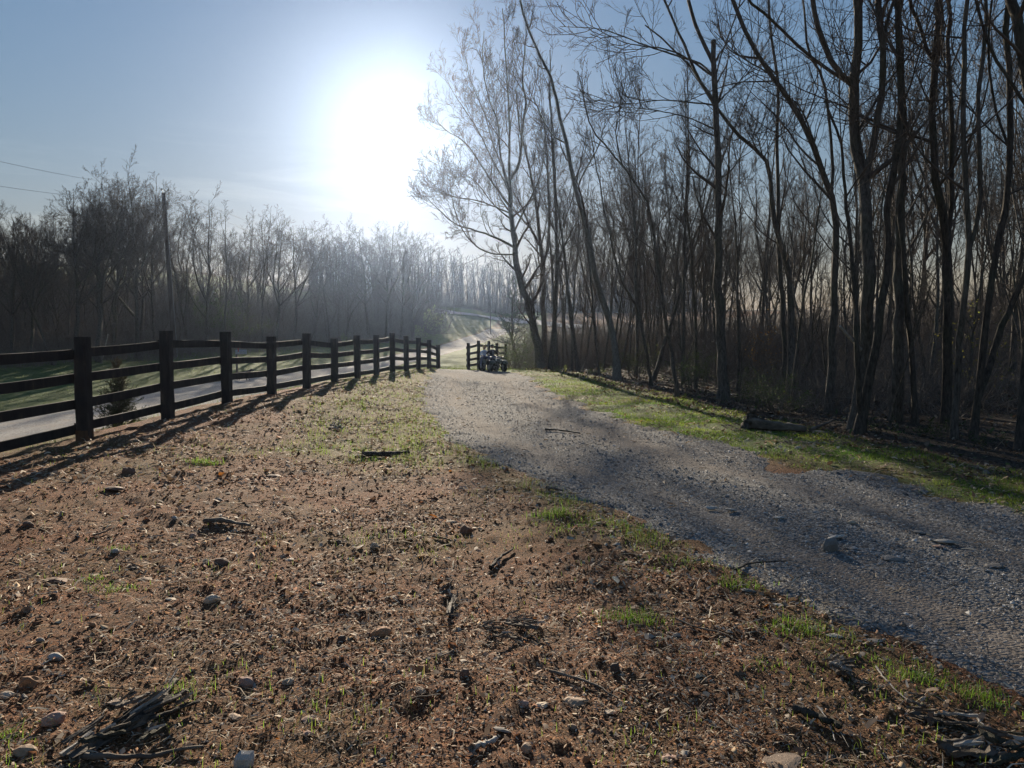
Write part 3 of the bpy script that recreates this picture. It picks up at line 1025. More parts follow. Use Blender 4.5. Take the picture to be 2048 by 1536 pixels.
px_tree('tall straight trunk with a snapped top, standing at the grass edge', 21.4, [
    ([(1446, 799), (1443, 700), (1438, 600), (1438, 450), (1436, 330), (1431, 200), (1428, 80)], 24, 11, True),
    ([(1432, 215), (1395, 150), (1375, 100), (1335, 8)], 8, 3, False),
    ([(1426, 118), (1400, 60), (1380, 8)], 9, 5, False),
    ([(1438, 210), (1470, 175), (1505, 140), (1530, 125)], 4, 1.5, False),
    ([(1437, 160), (1452, 100), (1468, 50), (1480, 8)], 4, 2, False),
    ([(1430, 165), (1400, 130), (1300, 95), (1240, 70), (1190, 55), (1120, 50)], 6, 1.2, False),
    ([(1430, 150), (1390, 118), (1340, 95), (1250, 80), (1160, 35)], 5, 1.2, False),
    ([(1432, 205), (1330, 195), (1250, 205), (1190, 195)], 4, 1, False),
    ([(1436, 270), (1380, 240), (1300, 220), (1200, 210)], 4, 1, False),
    ([(1438, 350), (1470, 325), (1490, 290), (1510, 240)], 4, 1, False)], S_MID, 109, top=14)
px_tree('curved trunk bowing up to the left behind the snapped top tree', 22.7, [
    ([(1585, 800), (1583, 730), (1581, 655), (1578, 567), (1564, 494), (1548, 439), (1543, 366), (1537, 340), (1520, 310), (1482, 275), (1444, 231), (1417, 187), (1382, 138), (1340, 90), (1290, 50)], 20, 3, True),
    ([(1546, 300), (1570, 260), (1588, 240)], 3, 1, False),
    ([(1520, 310), (1526, 290), (1520, 260)], 5, 1, False)], S_MID, 110)
px_tree('thin upright trunk touching the curved trunk', 23.5, [
    ([(1572, 800), (1567, 650), (1560, 540), (1556, 439), (1555, 293), (1556, 176), (1545, 90), (1538, 8)], 11, 5, True)], S_MID, 111, top=13)
px_tree('bare tree with a bent top left of the big forked cluster', 17.4, [
    ([(1658, 828), (1662, 720), (1668, 600), (1671, 494), (1668, 420), (1650, 360), (1625, 290), (1590, 215), (1540, 150), (1500, 80), (1470, 8)], 18, 7, True),
    ([(1655, 372), (1640, 300), (1610, 220), (1580, 190)], 8, 3, False),
    ([(1625, 290), (1560, 165), (1480, 110), (1430, 60)], 6, 2, False),
    ([(1670, 400), (1672, 330), (1664, 250), (1650, 160), (1618, 100), (1608, 8)], 7, 3, False)], S_BIG, 112, top=12)
px_tree('largest forked trunk cluster at the corner of the lawn, near the grey log', 14, [
    ([(1706, 872), (1716, 800), (1732, 690), (1738, 590), (1736, 480), (1734, 400), (1716, 330), (1710, 264), (1704, 176), (1716, 88), (1718, 8)], 30, 14, True),
    ([(1738, 420), (1742, 351), (1756, 278), (1771, 176), (1774, 88), (1760, 8)], 17, 9, False),
    ([(1704, 176), (1680, 130), (1655, 70), (1640, 8)], 12, 8, False),
    ([(1774, 90), (1784, 40), (1790, 8)], 8, 6, False),
    ([(1705, 180), (1670, 140), (1610, 90), (1540, 20), (1520, 5)], 8, 4, False),
    ([(1745, 330), (1733, 250), (1728, 160), (1722, 100)], 5, 2, False)], S_BIG, 113, top=12)
px_tree('inclined right hand trunk of the cluster, rising from one root', 13.6, [
    ([(1715, 868), (1735, 780), (1750, 690), (1766, 582), (1779, 479), (1772, 400), (1790, 330), (1800, 200), (1798, 100), (1795, 8)], 19, 8, True),
    ([(1720, 820), (1712, 700), (1706, 560), (1700, 480), (1690, 380), (1680, 280), (1650, 200)], 14, 5, False)], S_BIG, 114, 'bark_dark', top=12)
px_tree('dead snag with a splintered broken top, pale bare wood', 15.4, [
    ([(1790, 848), (1795, 760), (1797, 640), (1797, 520), (1800, 400), (1803, 320), (1805, 275)], 26, 17, True),
    ([(1805, 290), (1812, 258), (1819, 232)], 12, 5, False),
    ([(1800, 290), (1794, 280), (1786, 276)], 7, 3, False)], None, 115, 'bark')
px_tree('dark slim trunk directly right of the dead snag', 15.0, [
    ([(1830, 862), (1828, 780), (1822, 690), (1812, 600), (1806, 500), (1798, 420), (1810, 300), (1806, 180), (1803, 60), (1803, 8)], 12, 7, True)], S_MID, 116, 'bark_dark', top=12)
px_tree('vine wrapped trunk with several upright stems, right of the snag', 15.0, [
    ([(1892, 855), (1893, 760), (1895, 640), (1896, 540), (1890, 450), (1872, 360), (1866, 264), (1868, 146), (1871, 88), (1880, 8)], 24, 9, True),
    ([(1868, 120), (1856, 88), (1840, 40), (1827, 8)], 9, 5, False),
    ([(1896, 520), (1908, 440), (1908, 330), (1907, 205), (1900, 88), (1902, 8)], 11, 6, False),
    ([(1868, 110), (1820, 75), (1790, 65)], 5, 1.5, False),
    ([(1864, 235), (1846, 180), (1826, 120), (1822, 60)], 4, 2, False)], S_BIG, 117, 'bark_dark', top=12)
px_tree('bare trunk with a dark foot leaning right, next to the vine wrapped tree', 12.9, [
    ([(1908, 882), (1912, 800), (1918, 700), (1928, 600), (1938, 500), (1934, 410), (1928, 300), (1928, 176), (1934, 8)], 15, 6, True),
    ([(1934, 500), (1950, 425), (1953, 293), (1950, 205), (1964, 88), (1968, 8)], 10, 5, False),
    ([(1930, 230), (1900, 180), (1870, 110)], 4, 1, False)], S_BIG, 118, 'bark', top=11)
px_tree('v shaped twin trunk leaning out to the right edge', 12.7, [
    ([(1945, 885), (1955, 800), (1962, 740), (1979, 596), (1997, 479), (2012, 410), (2020, 293), (2022, 180), (2014, 60), (2016, 8)], 17, 8, True),
    ([(1958, 790), (1991, 714), (2014, 640), (2048, 567), (2090, 480), (2130, 380), (2160, 250)], 17, 9, False),
    ([(2020, 300), (2000, 220), (1985, 120), (1990, 8)], 6, 3, False)], S_BIG, 119, 'bark_dark', top=11)
px_tree('black heavy trunk cut by the right edge of the picture', 11.6, [
    ([(2042, 905), (2050, 780), (2062, 640), (2070, 480), (2068, 330), (2060, 200), (2045, 90), (2025, 8)], 26, 17, True),
    ([(2064, 250), (2030, 180), (1990, 110), (1960, 8)], 8, 4, False)], S_BIG, 120, 'bark_dark', top=11)


# ---- kinds of forest tree, copied through the woods
def forest_kind(seed, h, r0, forks, spec, lean=0.05):
    rng = np.random.default_rng(seed)
    paths = []
    p = [np.zeros(3)]
    d = np.array([rng.normal() * lean, rng.normal() * lean, 1.0])
    nn = 9
    for i in range(nn):
        d = d + rng.normal(size=3) * 0.04 + np.array([0, 0, 0.05]); d /= np.linalg.norm(d)
        p.append(p[-1] + d * h / nn)
    p = np.array(p); p[0, 2] = -0.3
    paths.append((p, r0, 0.012, True))
    for f in range(forks):
        t = rng.uniform(0.28, 0.65)
        k = int(t * nn)
        a = rng.uniform(0, 6.28)
        q = [p[k]]
        d = np.array([math.cos(a) * 0.6, math.sin(a) * 0.6, 0.9])
        m = 6
        for i in range(m):
            d = d + rng.normal(size=3) * 0.10 + np.array([0, 0, 0.14]); d /= np.linalg.norm(d)
            q.append(q[-1] + d * (h * (1 - t)) * 0.98 / m)
        paths.append((np.array(q), r0 * (1 - t) * 0.85, 0.01, False))
    Ps, Rs, (V, Fq) = stem_tubes(paths, S=7, K=16, rng=rng)
    tr = mesh_np('trunk', V, Fq, M['bark'], True)
    V, Fq = crown_mesh('crown', Ps, Rs, rng, spec)
    cr_ = mesh_np('crown', V, Fq, M['twig'])
    top = max(V[:, 2].max(), 0.1)
    return tr, cr_, float(top)


KINDS = [forest_kind(201, 15, 0.15, 4, spec_crown(9, 6, 5, 3, 3.0, 0.30, tw=0.011)),
         forest_kind(202, 15, 0.12, 2, spec_crown(12, 6, 5, 3, 2.2, 0.35, a1=40, tw=0.009)),
         forest_kind(203, 15, 0.18, 5, spec_crown(9, 6, 5, 3, 4.0, 0.25, a1=52, tw=0.012), 0.1),
         forest_kind(204, 15, 0.10, 2, spec_crown(11, 6, 5, 3, 1.9, 0.40, a1=38, tw=0.009), 0.12),
         forest_kind(205, 15, 0.13, 3, spec_crown(9, 6, 5, 3, 2.7, 0.3, a1=48, tw=0.009), 0.15)]
SAPS = [forest_kind(211 + i, 6.0, 0.035 + 0.008 * i, 1, spec_crown(9, 4, 3, 0, 1.1, 0.2, a1=45, tw=0.004), 0.16) for i in range(4)]


def put_tree(kinds, k, x, y, h, label, group, rng, name='bare_tree', bark=None, cat='tree', thick=1.0):
    tr, cr_, top = kinds[k]
    z = float(H(x, y, False))
    t = thing(name, label, cat, (x, y, z), group, rng.uniform(0, 6.28))
    s = h / top
    t.scale = (s * thick, s * thick, s)
    link('trunk', tr, t)
    link('crown', cr_, t)
    return t


rng = np.random.default_rng(5)
TOPS = np.array([(-300, 400), (0, 388), (60, 398), (130, 348), (180, 352), (225, 330), (265, 300), (300, 330), (330, 385), (400, 362), (440, 382), (500, 395), (545, 420), (580, 432), (650, 437), (700, 450), (770, 432), (810, 448), (850, 472), (900, 482), (1000, 492), (1100, 495)])
EDGE = [(-330, 775), (-150, 757), (0, 744), (150, 733), (330, 721), (450, 708), (620, 696), (740, 689), (830, 684), (900, 678)]
EDGE3 = [ground_at(*e) for e in EDGE]
# front row: the trees one can tell apart beyond the road
front = [(10, 690, 2, .9), (48, 0, 0, 1.0), (95, 0, 4, 1.0), (140, 0, 2, 1.0), (185, 0, 2, 1.02), (214, 0, 0, .97), (265, 0, 0, 1.0), (300, 0, 1, .95), (372, 0, 4, .98), (405, 0, 0, 1.0), (440, 0, 1, .97), (492, 0, 4, 1.0), (520, 0, 1, .98),
         (548, 0, 2, 1.0), (585, 0, 2, 1.0), (625, 0, 4, 1.0), (655, 0, 1, 1.0), (690, 0, 0, .97), (735, 0, 2, 1.0), (770, 0, 2, 1.0), (800, 0, 2, .97), (822, 0, 0, .95)]
FL = ['bare tree at the far left edge beyond the road', 'dark trunk forking high, second from the left edge beyond the road', 'slim leaning tree with open top between the two dark left trunks',
      'wide limbed tree with crooked arms reaching left over the bank', 'gnarled dark crowned tree left of the tallest tree beyond the road', 'forked trunk standing before the gnarled crown, left of the pole',
      'tallest bare tree of the left woods with a narrow domed crown', 'slim tree between the tallest tree and the utility pole', 'bare tree directly right of the utility pole', 'twin crowned bare tree second right of the utility pole',
      'slim bare tree third right of the utility pole', 'bare tree above the mailbox beyond the fence', 'slim tree right of the one above the mailbox', 'dense rounded crown, first of the hazy trees in the middle distance',
      'second hazy rounded tree left of the sun', 'hazy tree under the left side of the sun', 'slim hazy tree below left of the sun', 'low hazy tree between two broad crowns below the sun', 'broad hazy crown just left of the sun line',
      'broad hazy crown directly below the sun', 'hazy broad tree right of the crown below the sun', 'last hazy tree of the left woods before the open field']
ex = np.array([e[0] for e in EDGE], float)
ey = np.array([p[1] for p in EDGE3])
for (px, _, k, q), lab in zip(front, FL):
    Y = float(np.interp(px, ex, ey)) + rng.uniform(1.0, 4.0)
    top = at(px, np.interp(px, TOPS[:, 0], TOPS[:, 1]), Y)
    h = (top[2] - float(H(top[0], Y, False))) * q
    put_tree(KINDS, k, top[0], Y, h, lab, 'bare trees edging the woods beyond the road', rng, thick=1.35 if k in (0, 2) else 1.1)
LAND_R = [(1150, 'near the gate'), (1210, 'beside the thin sapling trunk'), (1260, 'behind the pale leaning trunk'), (1330, 'behind the crooked thin tree'), (1400, 'left of the snapped top tree'), (1475, 'behind the snapped top tree'), (1545, 'left of the curved trunk'),
          (1620, 'right of the curved trunk'), (1690, 'left of the big forked cluster'), (1770, 'behind the big forked cluster'), (1840, 'behind the dead snag'), (1920, 'behind the vine wrapped tree'), (2000, 'behind the v shaped twin trunk'), (9999, 'at the right edge')]
LAND_L = [(0, 'off the left edge'), (80, 'at the far left'), (165, 'behind the first fence post'), (240, 'left of the tallest tree'), (320, 'behind the tallest tree'), (390, 'by the utility pole'), (460, 'left of the mailbox'), (540, 'above the mailbox'), (620, 'under the left glow of the sun'),
          (690, 'above the middle of the fence'), (760, 'left of the broad sunlit crown'), (820, 'below the sun'), (9999, 'by the open field')]


def wood_label(kind, px, depth, cuts, thick, land, where):
    w = next(t for q, t in land if px < q)
    d = ('front', 'second', 'middle', 'fourth', 'rear')[sum(depth > c for c in cuts)]
    return f"{'stout' if thick > .95 else 'slim' if thick < .8 else 'bare'} {kind} {w}, {d} rows, {where}"


cnt = 0
while cnt < 115:
    px = rng.uniform(-320, 880)
    Y = float(np.interp(px, ex, ey)) + rng.uniform(4, 52)
    top = at(px, np.interp(px, TOPS[:, 0], TOPS[:, 1]) + abs(rng.normal()) * 60 + 38, Y)
    h = top[2] - float(H(top[0], Y, False))
    if h < 4 or top[2] > 25.5:
        continue
    th = rng.uniform(.8, 1.25)
    put_tree(KINDS, int(rng.integers(5)), top[0], Y, h, wood_label('tree', px, Y - float(np.interp(px, ex, ey)), (12, 22, 32, 42), th, LAND_L, 'woods past the road'), 'trees inside the woods beyond the road', rng, thick=th)
    cnt += 1
cnt = 0
while cnt < 92:
    px = rng.uniform(1075, 2250)
    Y = rng.uniform(17, 85) ** 1.0
    x = at(px, 675, Y)[0]
    if woods_in(x, Y) < 5.0 or Y < 21 or (Y > 40 and x < 2.2 + 0.03 * Y):
        continue
    th = rng.uniform(.6, 1.05)
    put_tree(KINDS, int(rng.integers(5)), x, Y, rng.uniform(10, 16.5), wood_label('tree', px, Y, (28, 38, 50, 64), th, LAND_R, 'right hand woods'), 'trees inside the right hand woods', rng, thick=th)
    cnt += 1
cnt = 0
while cnt < 45:
    px = rng.uniform(1075, 1750)
    Y = rng.uniform(62, 125)
    x = at(px, 675, Y)[0]
    if x < 2.5 + .03 * Y:
        continue
    th = rng.uniform(.6, 1.05)
    put_tree(KINDS, int(rng.integers(5)), x, Y, rng.uniform(9, 14), wood_label('tree', px, Y, (62, 76, 90, 106), th, LAND_R, 'far side of right hand woods'), 'trees inside the right hand woods', rng, thick=th)
    cnt += 1
cnt = 0
while cnt < 90:
    px = rng.uniform(1060, 2150)
    Y = rng.uniform(12.5, 50)
    x = at(px, 675, Y)[0]
    if woods_in(x, Y) < 0.8:
        continue
    put_tree(SAPS, int(rng.integers(4)), x, Y, rng.uniform(3, 7.5), wood_label('sapling', px, Y, (18, 24, 31, 40), .9, LAND_R, 'right hand woods').replace('bare', 'thin'), 'saplings in the right hand woods', rng, 'sapling', cat='sapling')
    cnt += 1


POLES_K = [forest_kind(221 + i, 12.0, 0.075, 1, spec_crown(11, 5, 4, 3, 1.9, 0.36, a1=36, L3=0.55, L4=0.6, tw=0.006), 0.10) for i in range(3)]
cnt = 0
while cnt < 46:
    px = rng.uniform(1095, 1480)
    Y = rng.uniform(24, 58)
    x = at(px, 675, Y)[0]
    if woods_in(x, Y) < 1.0:
        continue
    t = put_tree(POLES_K, int(rng.integers(3)), x, Y, rng.uniform(8, 14), wood_label('pole tree', px, Y, (30, 36, 43, 50), .9, LAND_R, 'right hand woods').replace('bare', 'slender'), 'slender pole trees right of the gate', rng, 'slender_tree')
    t.rotation_euler = (rng.normal() * .05, -abs(rng.normal()) * .12, t.rotation_euler[2])
    t.rotation_mode = 'ZYX' if False else 'XYZ'
    cnt += 1


# ---- brushwood under the trees
def brush_mesh(seed, n, w, d, h, mat, S=3):
    rng = np.random.default_rng(seed)
    P = np.empty((n, 5, 3))
    P[:, 0, 0] = rng.uniform(-w / 2, w / 2, n); P[:, 0, 1] = rng.uniform(-d / 2, d / 2, n); P[:, 0, 2] = -0.1
    dr = rng.normal(size=(n, 3)) * 0.45 + np.array([0, 0, 0.9])
    L = h * rng.uniform(.25, 1.0, n) ** 1.3
    for k in range(1, 5):
        dr = dr + rng.normal(size=(n, 3)) * 0.28 + np.array([0, 0, -0.06]); dr /= np.linalg.norm(dr, axis=1, keepdims=True)
        P[:, k] = P[:, k - 1] + dr * (L / 4)[:, None]
    R = (0.004 + 0.008 * rng.random(n))[:, None] * np.linspace(1, .3, 5)[None]
    parts = [tubes(P, R, S)]
    Q, RQ = sprout(P, R, 3, 0.25, 0.95, -0.4, 0.7, 45, 0.02, 0.2, 3, rng, rmin=0.003)
    parts.append(tubes(Q, RQ, S))
    V, Fq = cat_meshes(parts)
    return mesh_np('brushwood', V, Fq, mat)


BR = [brush_mesh(301, 260, 4.6, 4.0, 1.5, M['brush']), brush_mesh(302, 380, 4.6, 4.0, 2.6, M['brush'])]
brush_spots = []
cnt = 0
while cnt < 34:
    px = rng.uniform(1090, 2120)
    Y = 13 * (55 / 13) ** rng.random()
    x = at(px, 675, Y)[0]
    if woods_in(x, Y) < 2.6 or x < 3.4 or (woods_in(x, Y) < 5 and rng.random() < 0.4):
        continue
    k = 0 if woods_in(x, Y) < 6 else 1
    brush_spots.append((x, Y, k, rng.uniform(.85, 1.15) * (1 + 0.5 * (Y > 32)), 'tangled bare undergrowth between the trunks of the right hand woods'))
    cnt += 1
for px, Y in ((1090, 56), (1115, 62), (1140, 52), (1165, 60), (1190, 50), (1215, 58), (1240, 48), (1265, 55), (1290, 46), (1315, 52), (1345, 46), (1130, 72), (1180, 72), (1230, 70), (1280, 68), (1330, 64), (1390, 60), (1100, 84), (1160, 86), (1220, 86), (1290, 84), (1370, 80), (1450, 74), (1540, 70)):
    brush_spots.append((at(px, 675, Y)[0], Y, 1, 1.25 + Y / 120, 'tangled bare undergrowth on the slope at the back of the right hand woods'))
for px in range(-60, 860, 40):
    Y = float(np.interp(px, ex, ey))
    for dy, k, sc_ in ((2.5, 0, 1.1), (7, 1, 1.4), (14, 1, 1.9), (22, 1, 2.6), (34, 1, 3.2), (50, 1, 3.4)):
        p = at(px + rng.uniform(-20, 20), 675, Y + dy)
        brush_spots.append((p[0], Y + dy, k, sc_, 'tangled bare undergrowth along the edge of the woods beyond the road'))
for x, y, k, s, lab in brush_spots:
    o = link('undergrowth', BR[k])
    o.location = (x, y, float(H(x, y, False)) - 0.05)
    o.rotation_euler = (0, 0, rng.uniform(-.5, .5) + (math.pi if rng.random() < .5 else 0))
    o.scale = (s, s, s)
    stuff(o, lab, 'undergrowth')
cnt = 0
while cnt < 90:
    px = rng.uniform(-60, 850)
    Y = float(np.interp(px, ex, ey)) + rng.uniform(1.5, 25)
    p = at(px, 675, Y)
    put_tree(SAPS, int(rng.integers(4)), p[0], Y, rng.uniform(4, 8.5), wood_label('sapling', px, Y - float(np.interp(px, ex, ey)), (6, 11, 16, 20), .9, LAND_L, 'woods past the road').replace('bare', 'thin'), 'saplings in the woods beyond the road', rng, 'sapling', cat='sapling', thick=1.3)
    cnt += 1


# ---- the far hillside wood: reads as one mass
def far_wood():
    rng = np.random.default_rng(77)
    n = 560
    px = rng.uniform(620, 1400, n)
    Y = 187 + 80 * rng.random(n) ** 1.4
    X = (px - 1024) / FPX * Y
    Z = H(X, Y, False)
    h = rng.uniform(11, 15.5, n)
    P = np.empty((n, 6, 3))
    P[:, 0] = np.stack([X, Y, Z - 0.5], 1)
    d = np.tile(np.array([0, 0, 1.0]), (n, 1))
    for k in range(1, 6):
        d = d + rng.normal(size=(n, 3)) * 0.06; d /= np.linalg.norm(d, axis=1, keepdims=True)
        P[:, k] = P[:, k - 1] + d * (h / 5)[:, None]
    R = (0.14 + 0.11 * rng.random(n))[:, None] * np.linspace(1, .15, 6)[None]
    pale = rng.random(n) < 0.22
    V0, F0 = tubes(P, R, 5)
    c0 = np.repeat(np.where(pale[:, None], np.array([[.42, .40, .36]]), np.array([[.085, .07, .058]])), 30, axis=0)
    Q, RQ = sprout(P, R, 8, 0.12, 0.98, 3.2, 0.5, 45, 0.10, 0.12, 3, rng, rmin=0.065)
    V1, F1 = tubes(Q, RQ, 3)
    Q2, RQ2 = sprout(Q, RQ, 2, 0.2, 1.0, -0.7, 0.7, 42, 0.1, 0.15, 3, rng, rmin=0.05)
    V2, F2 = tubes(Q2, RQ2, 3)
    V, Fq = cat_meshes([(V0, F0), (V1, F1), (V2, F2)])
    c = np.vstack([c0, np.tile([.095, .075, .062], (len(V1) + len(V2), 1))])
    o = link('far_woodland', mesh_np('far_woodland', V, Fq, attr_mat('far_bark', 0.9, 0.2, noise=0.2, nscale=1), tint=c))
    stuff(o, 'hazy far off bare woodland covering the hill above the upper road', 'woodland')


far_wood()
for i in range(26):
    px = 640 + i * 30 + rng.uniform(-10, 10)
    Y = 187 + rng.uniform(0, 12)
    o = link('undergrowth', BR[1])
    xx = at_far = (px - 1024) / FPX * Y
    o.location = (xx, Y, float(H(xx, Y, False)) - .3)
    o.rotation_euler = (0, 0, rng.uniform(0, 6.28))
    o.scale = (3.2, 3.2, 2.2)
    stuff(o, 'hazy undergrowth at the foot of the far hillside woodland', 'undergrowth')


# ================================================================== SMALL TREES, SHRUBS, POLES
def leaves_at(P, rng, size, tint, tint_var=0.25):
    """Two-triangle leaves at the points P, every one turned its own way."""
    n = len(P)
    a = rng.normal(size=(n, 3)); a /= np.linalg.norm(a, axis=1, keepdims=True)
    b = rng.normal(size=(n, 3)); b -= (a * b).sum(1, keepdims=True) * a; b /= np.linalg.norm(b, axis=1, keepdims=True)
    s = (size * rng.uniform(.6, 1.3, n))[:, None]
    V = np.stack([P, P + a * s * .5 + b * s * .28, P + a * s, P + a * s * .5 - b * s * .28], 1).reshape(-1, 3)
    Fq = np.arange(n * 4).reshape(n, 4)
    c = np.asarray(tint)[None] * (1 + tint_var * rng.normal(size=(n, 1))) * (1 + 0.08 * rng.normal(size=(n, 3)))
    return V, Fq, np.clip(np.repeat(c, 4, axis=0), 0.01, 1)


def leafy_shrub(label, x, y, h, w, nst, nleaf, tint, seed, size=0.035, name='shrub', cat='shrub', group=None):
    rng = np.random.default_rng(seed)
    z = float(H(x, y, False))
    t = thing(name, label, cat, (x, y, z), group)
    P = np.empty((nst, 6, 3)); P[:, 0] = np.stack([rng.normal(size=nst) * w * .12, rng.normal(size=nst) * w * .12, np.full(nst, -.08)], 1)
    d = np.stack([rng.normal(size=nst) * .38 * w / h * 1.6, rng.normal(size=nst) * .38 * w / h * 1.6, np.ones(nst)], 1)
    L = h * rng.uniform(.6, 1.05, nst)
    for k in range(1, 6):
        d = d / np.linalg.norm(d, axis=1, keepdims=True) + rng.normal(size=(nst, 3)) * .16
        P[:, k] = P[:, k - 1] + d / np.linalg.norm(d, axis=1, keepdims=True) * (L / 5)[:, None]
    R = np.full((nst, 1), 0.006 + 0.004 * h) * np.linspace(1, .3, 6)[None]
    Q, RQ = sprout(P, R, 6, .2, 1, -.35, .6, 45, .05, .15, 4, rng, rmin=.003)
    Q2, RQ2 = sprout(Q, RQ, 2, .2, 1, -.5, .6, 45, .03, .2, 3, rng, rmin=.0025)
    V, Fq = cat_meshes([tubes(P, R, 4), tubes(Q, RQ, 3), tubes(Q2, RQ2, 3)])
    link('stems', mesh_np('stems', V, Fq, M['brush']), t)['kind'] = 'stuff'
    allp = np.vstack([Q.reshape(-1, 3), Q2.reshape(-1, 3), Q2.reshape(-1, 3)])
    pts = allp[rng.integers(len(allp), size=nleaf)] + rng.normal(size=(nleaf, 3)) * .03 * h ** .5
    pts = pts[pts[:, 2] > 0.03]
    V, Fq, c = leaves_at(pts, rng, size, tint)
    link('leaves', mesh_np('leaves', V, Fq, M['leaf'], tint=c), t)['kind'] = 'stuff'
    return t


def at_px(px, Y):
    return at(px, 675, Y)[0]


GREEN, YGREEN, DGREEN, ORANGE = (.085, .13, .03), (.17, .20, .05), (.045, .07, .022), (.30, .17, .05)
leafy_shrub('green leafy bush beside the short fence, right of the quad bike', at_px(1034, 44.5), 44.5, 2.5, 2.0, 22, 2600, (.10, .135, .05), 401, .05)
leafy_shrub('low green bush in front of the twin trunks by the driveway bend', at_px(1062, 46), 46, 1.2, 1.8, 16, 900, (.085, .11, .04), 402, .045)
leafy_shrub('small sunlit green plant at the foot of the gate side trees', at_px(1122, 38.5), 38.5, .55, .8, 12, 500, YGREEN, 403, .05)
leafy_shrub('leafy scrub behind the pale leaning trunk', at_px(1275, 31), 31, 1.9, 2.0, 20, 1500, (.11, .13, .045), 404, .045)
leafy_shrub('green shrub left of the snapped top tree', at_px(1388, 24), 24, 1.5, 1.5, 22, 2200, GREEN, 405, .036)
leafy_shrub('round green shrub growing behind the grey log', at_px(1546, 17.6), 17.6, 1.15, 1.15, 26, 2600, GREEN, 406, .028)
leafy_shrub('scraggly green shrub at the foot of the curved trunk', at_px(1500, 21.5), 21.5, 1.0, 1.4, 20, 1300, (.10, .12, .04), 407, .03)
leafy_shrub('shrub holding a few orange brown leaves behind the round green shrub', at_px(1526, 27), 27, 2.6, 1.1, 10, 420, ORANGE, 408, .06)
leafy_shrub('thin sapling with yellow green leaves between the right edge trunks', at_px(1957, 17.5), 17.5, 2.4, 1.0, 8, 420, (.20, .18, .04), 409, .05)
leafy_shrub('low ivy like plants at the foot of the big forked cluster', at_px(1760, 14.2), 14.2, .45, 1.6, 22, 1500, DGREEN, 410, .03)
leafy_shrub('low dark plants under the vine wrapped tree', at_px(1870, 13.4), 13.4, .5, 1.8, 22, 1500, DGREEN, 411, .03)
leafy_shrub('dark weeds at the right edge under the black trunk', at_px(1985, 12.3), 12.3, .4, 1.4, 18, 1000, (.055, .075, .025), 412, .028)
leafy_shrub('weeds at the driveway bend below the thin sapling', at_px(1185, 36), 36, .7, 1.6, 18, 900, (.12, .15, .05), 413, .045)
g = ground_at(866, 670)
leafy_shrub('small tree with pale new leaves at the end of the left woods', g[0], g[1], 5.0, 2.0, 9, 2600, (.30, .33, .16), 414, .16, 'young_tree', 'tree')
g = ground_at(835, 681)
leafy_shrub('pale green roadside bush where the left woods end', g[0], g[1], 2.6, 2.4, 14, 1500, (.22, .24, .10), 415, .13)
g = ground_at(690, 694)
leafy_shrub('sunlit leafy bush behind the middle of the fence', g[0], g[1], 2.0, 2.6, 14, 1200, (.16, .18, .08), 416, .10)
for i, (px, dy, lab) in enumerate(((410, 6, 'evergreen shrub glinting right of the utility pole'), (470, 4, 'glinting evergreen vine clump above the mailbox'))):
    Y = float(np.interp(px, ex, ey)) + dy
    leafy_shrub(lab, at_px(px, Y), Y, 5.5, 3.0, 12, 2600, (.10, .13, .05), 420 + i, .09)


def conifer(label, x, y, h, w, seed, nbr=90, tint=(.05, .075, .035), name='cedar_tree', brown=0.0):
    rng = np.random.default_rng(seed)
    z = float(H(x, y, False))
    t = thing(name, label, 'tree', (x, y, z))
    k = 10
    P = np.zeros((1, k, 3)); P[0, :, 2] = np.linspace(-.1, h * .97, k); P[0, 1:, :2] += rng.normal(size=(k - 1, 2)) * .012 * h
    R = (0.02 * h * np.linspace(1, .08, k))[None]
    V, Fq = tubes(P, R, 7)
    link('trunk', mesh_np('trunk', V, Fq, M['bark'], True), t)
    Q, RQ = sprout(P, R, nbr, .06, 1.0, w * .62, .4, 62, .06, .08, 5, rng, rmin=.003 * h ** .5, lenfall=.86)
    Q2, RQ2 = sprout(Q, RQ, 9, .15, 1, -.36, .7, 40, .03, .12, 3, rng, rmin=.0035 * h ** .5)
    Q3, RQ3 = sprout(Q2, RQ2, 5, .1, 1, -.5, .9, 38, .02, .15, 2, rng, rmin=.004 * h ** .5, tip=.6)
    parts = [tubes(Q, RQ, 3), tubes(Q2, RQ2, 3), tubes(Q3, RQ3, 3)]
    V, Fq = cat_meshes(parts)
    c = np.asarray(tint)[None] * (1 + .25 * rng.normal(size=(len(V), 1)))
    c = c * (1 - brown) + brown * np.array([[.16, .10, .05]]) * sstep(h * .55, h, V[:, 2])[:, None] + (1 - sstep(h * .55, h, V[:, 2])[:, None]) * brown * c
    link('foliage', mesh_np('foliage', V, Fq, M['leaf'], tint=np.clip(c, .01, 1)), t)
    return t


cx = (236 - 1024) / FPX * 14.2
ch = at(236, 716, 14.2)[2] - float(H(cx, 14.2, False))
conifer('young feathery cedar growing just behind the fence, between the two nearest posts', cx, 14.2, ch, 0.95, 431, 190, (.085, .10, .05), 'young_cedar', 0.7)
conifer('hazy evergreen with drooping boughs beyond the short fence', at_px(1026, 82), 82, 9.0, 5.0, 432, 60, (.08, .11, .06), 'evergreen_tree')
conifer('dark evergreen in the haze where the far road meets the woods', at_px(838, 150), 150, 13, 6.5, 433, 46, (.06, .08, .05), 'evergreen_tree')


def rod(name, pts, r0, r1, mat, parent=None, S=8, K=12):
    P = resample(pts, K)
    V, Fq = tubes(P[None], np.linspace(r0, r1, K)[None], S)
    me = mesh_np(name, V, Fq, mat, True)
    bm = bmesh.new(); bm.from_mesh(me); bm.verts.ensure_lookup_table()
    bm.faces.new([bm.verts[i] for i in range(S)][::-1]); bm.faces.new([bm.verts[len(V) - S + i] for i in range(S)])
    bm.to_mesh(me); bm.free()
    return link(name, me, parent)


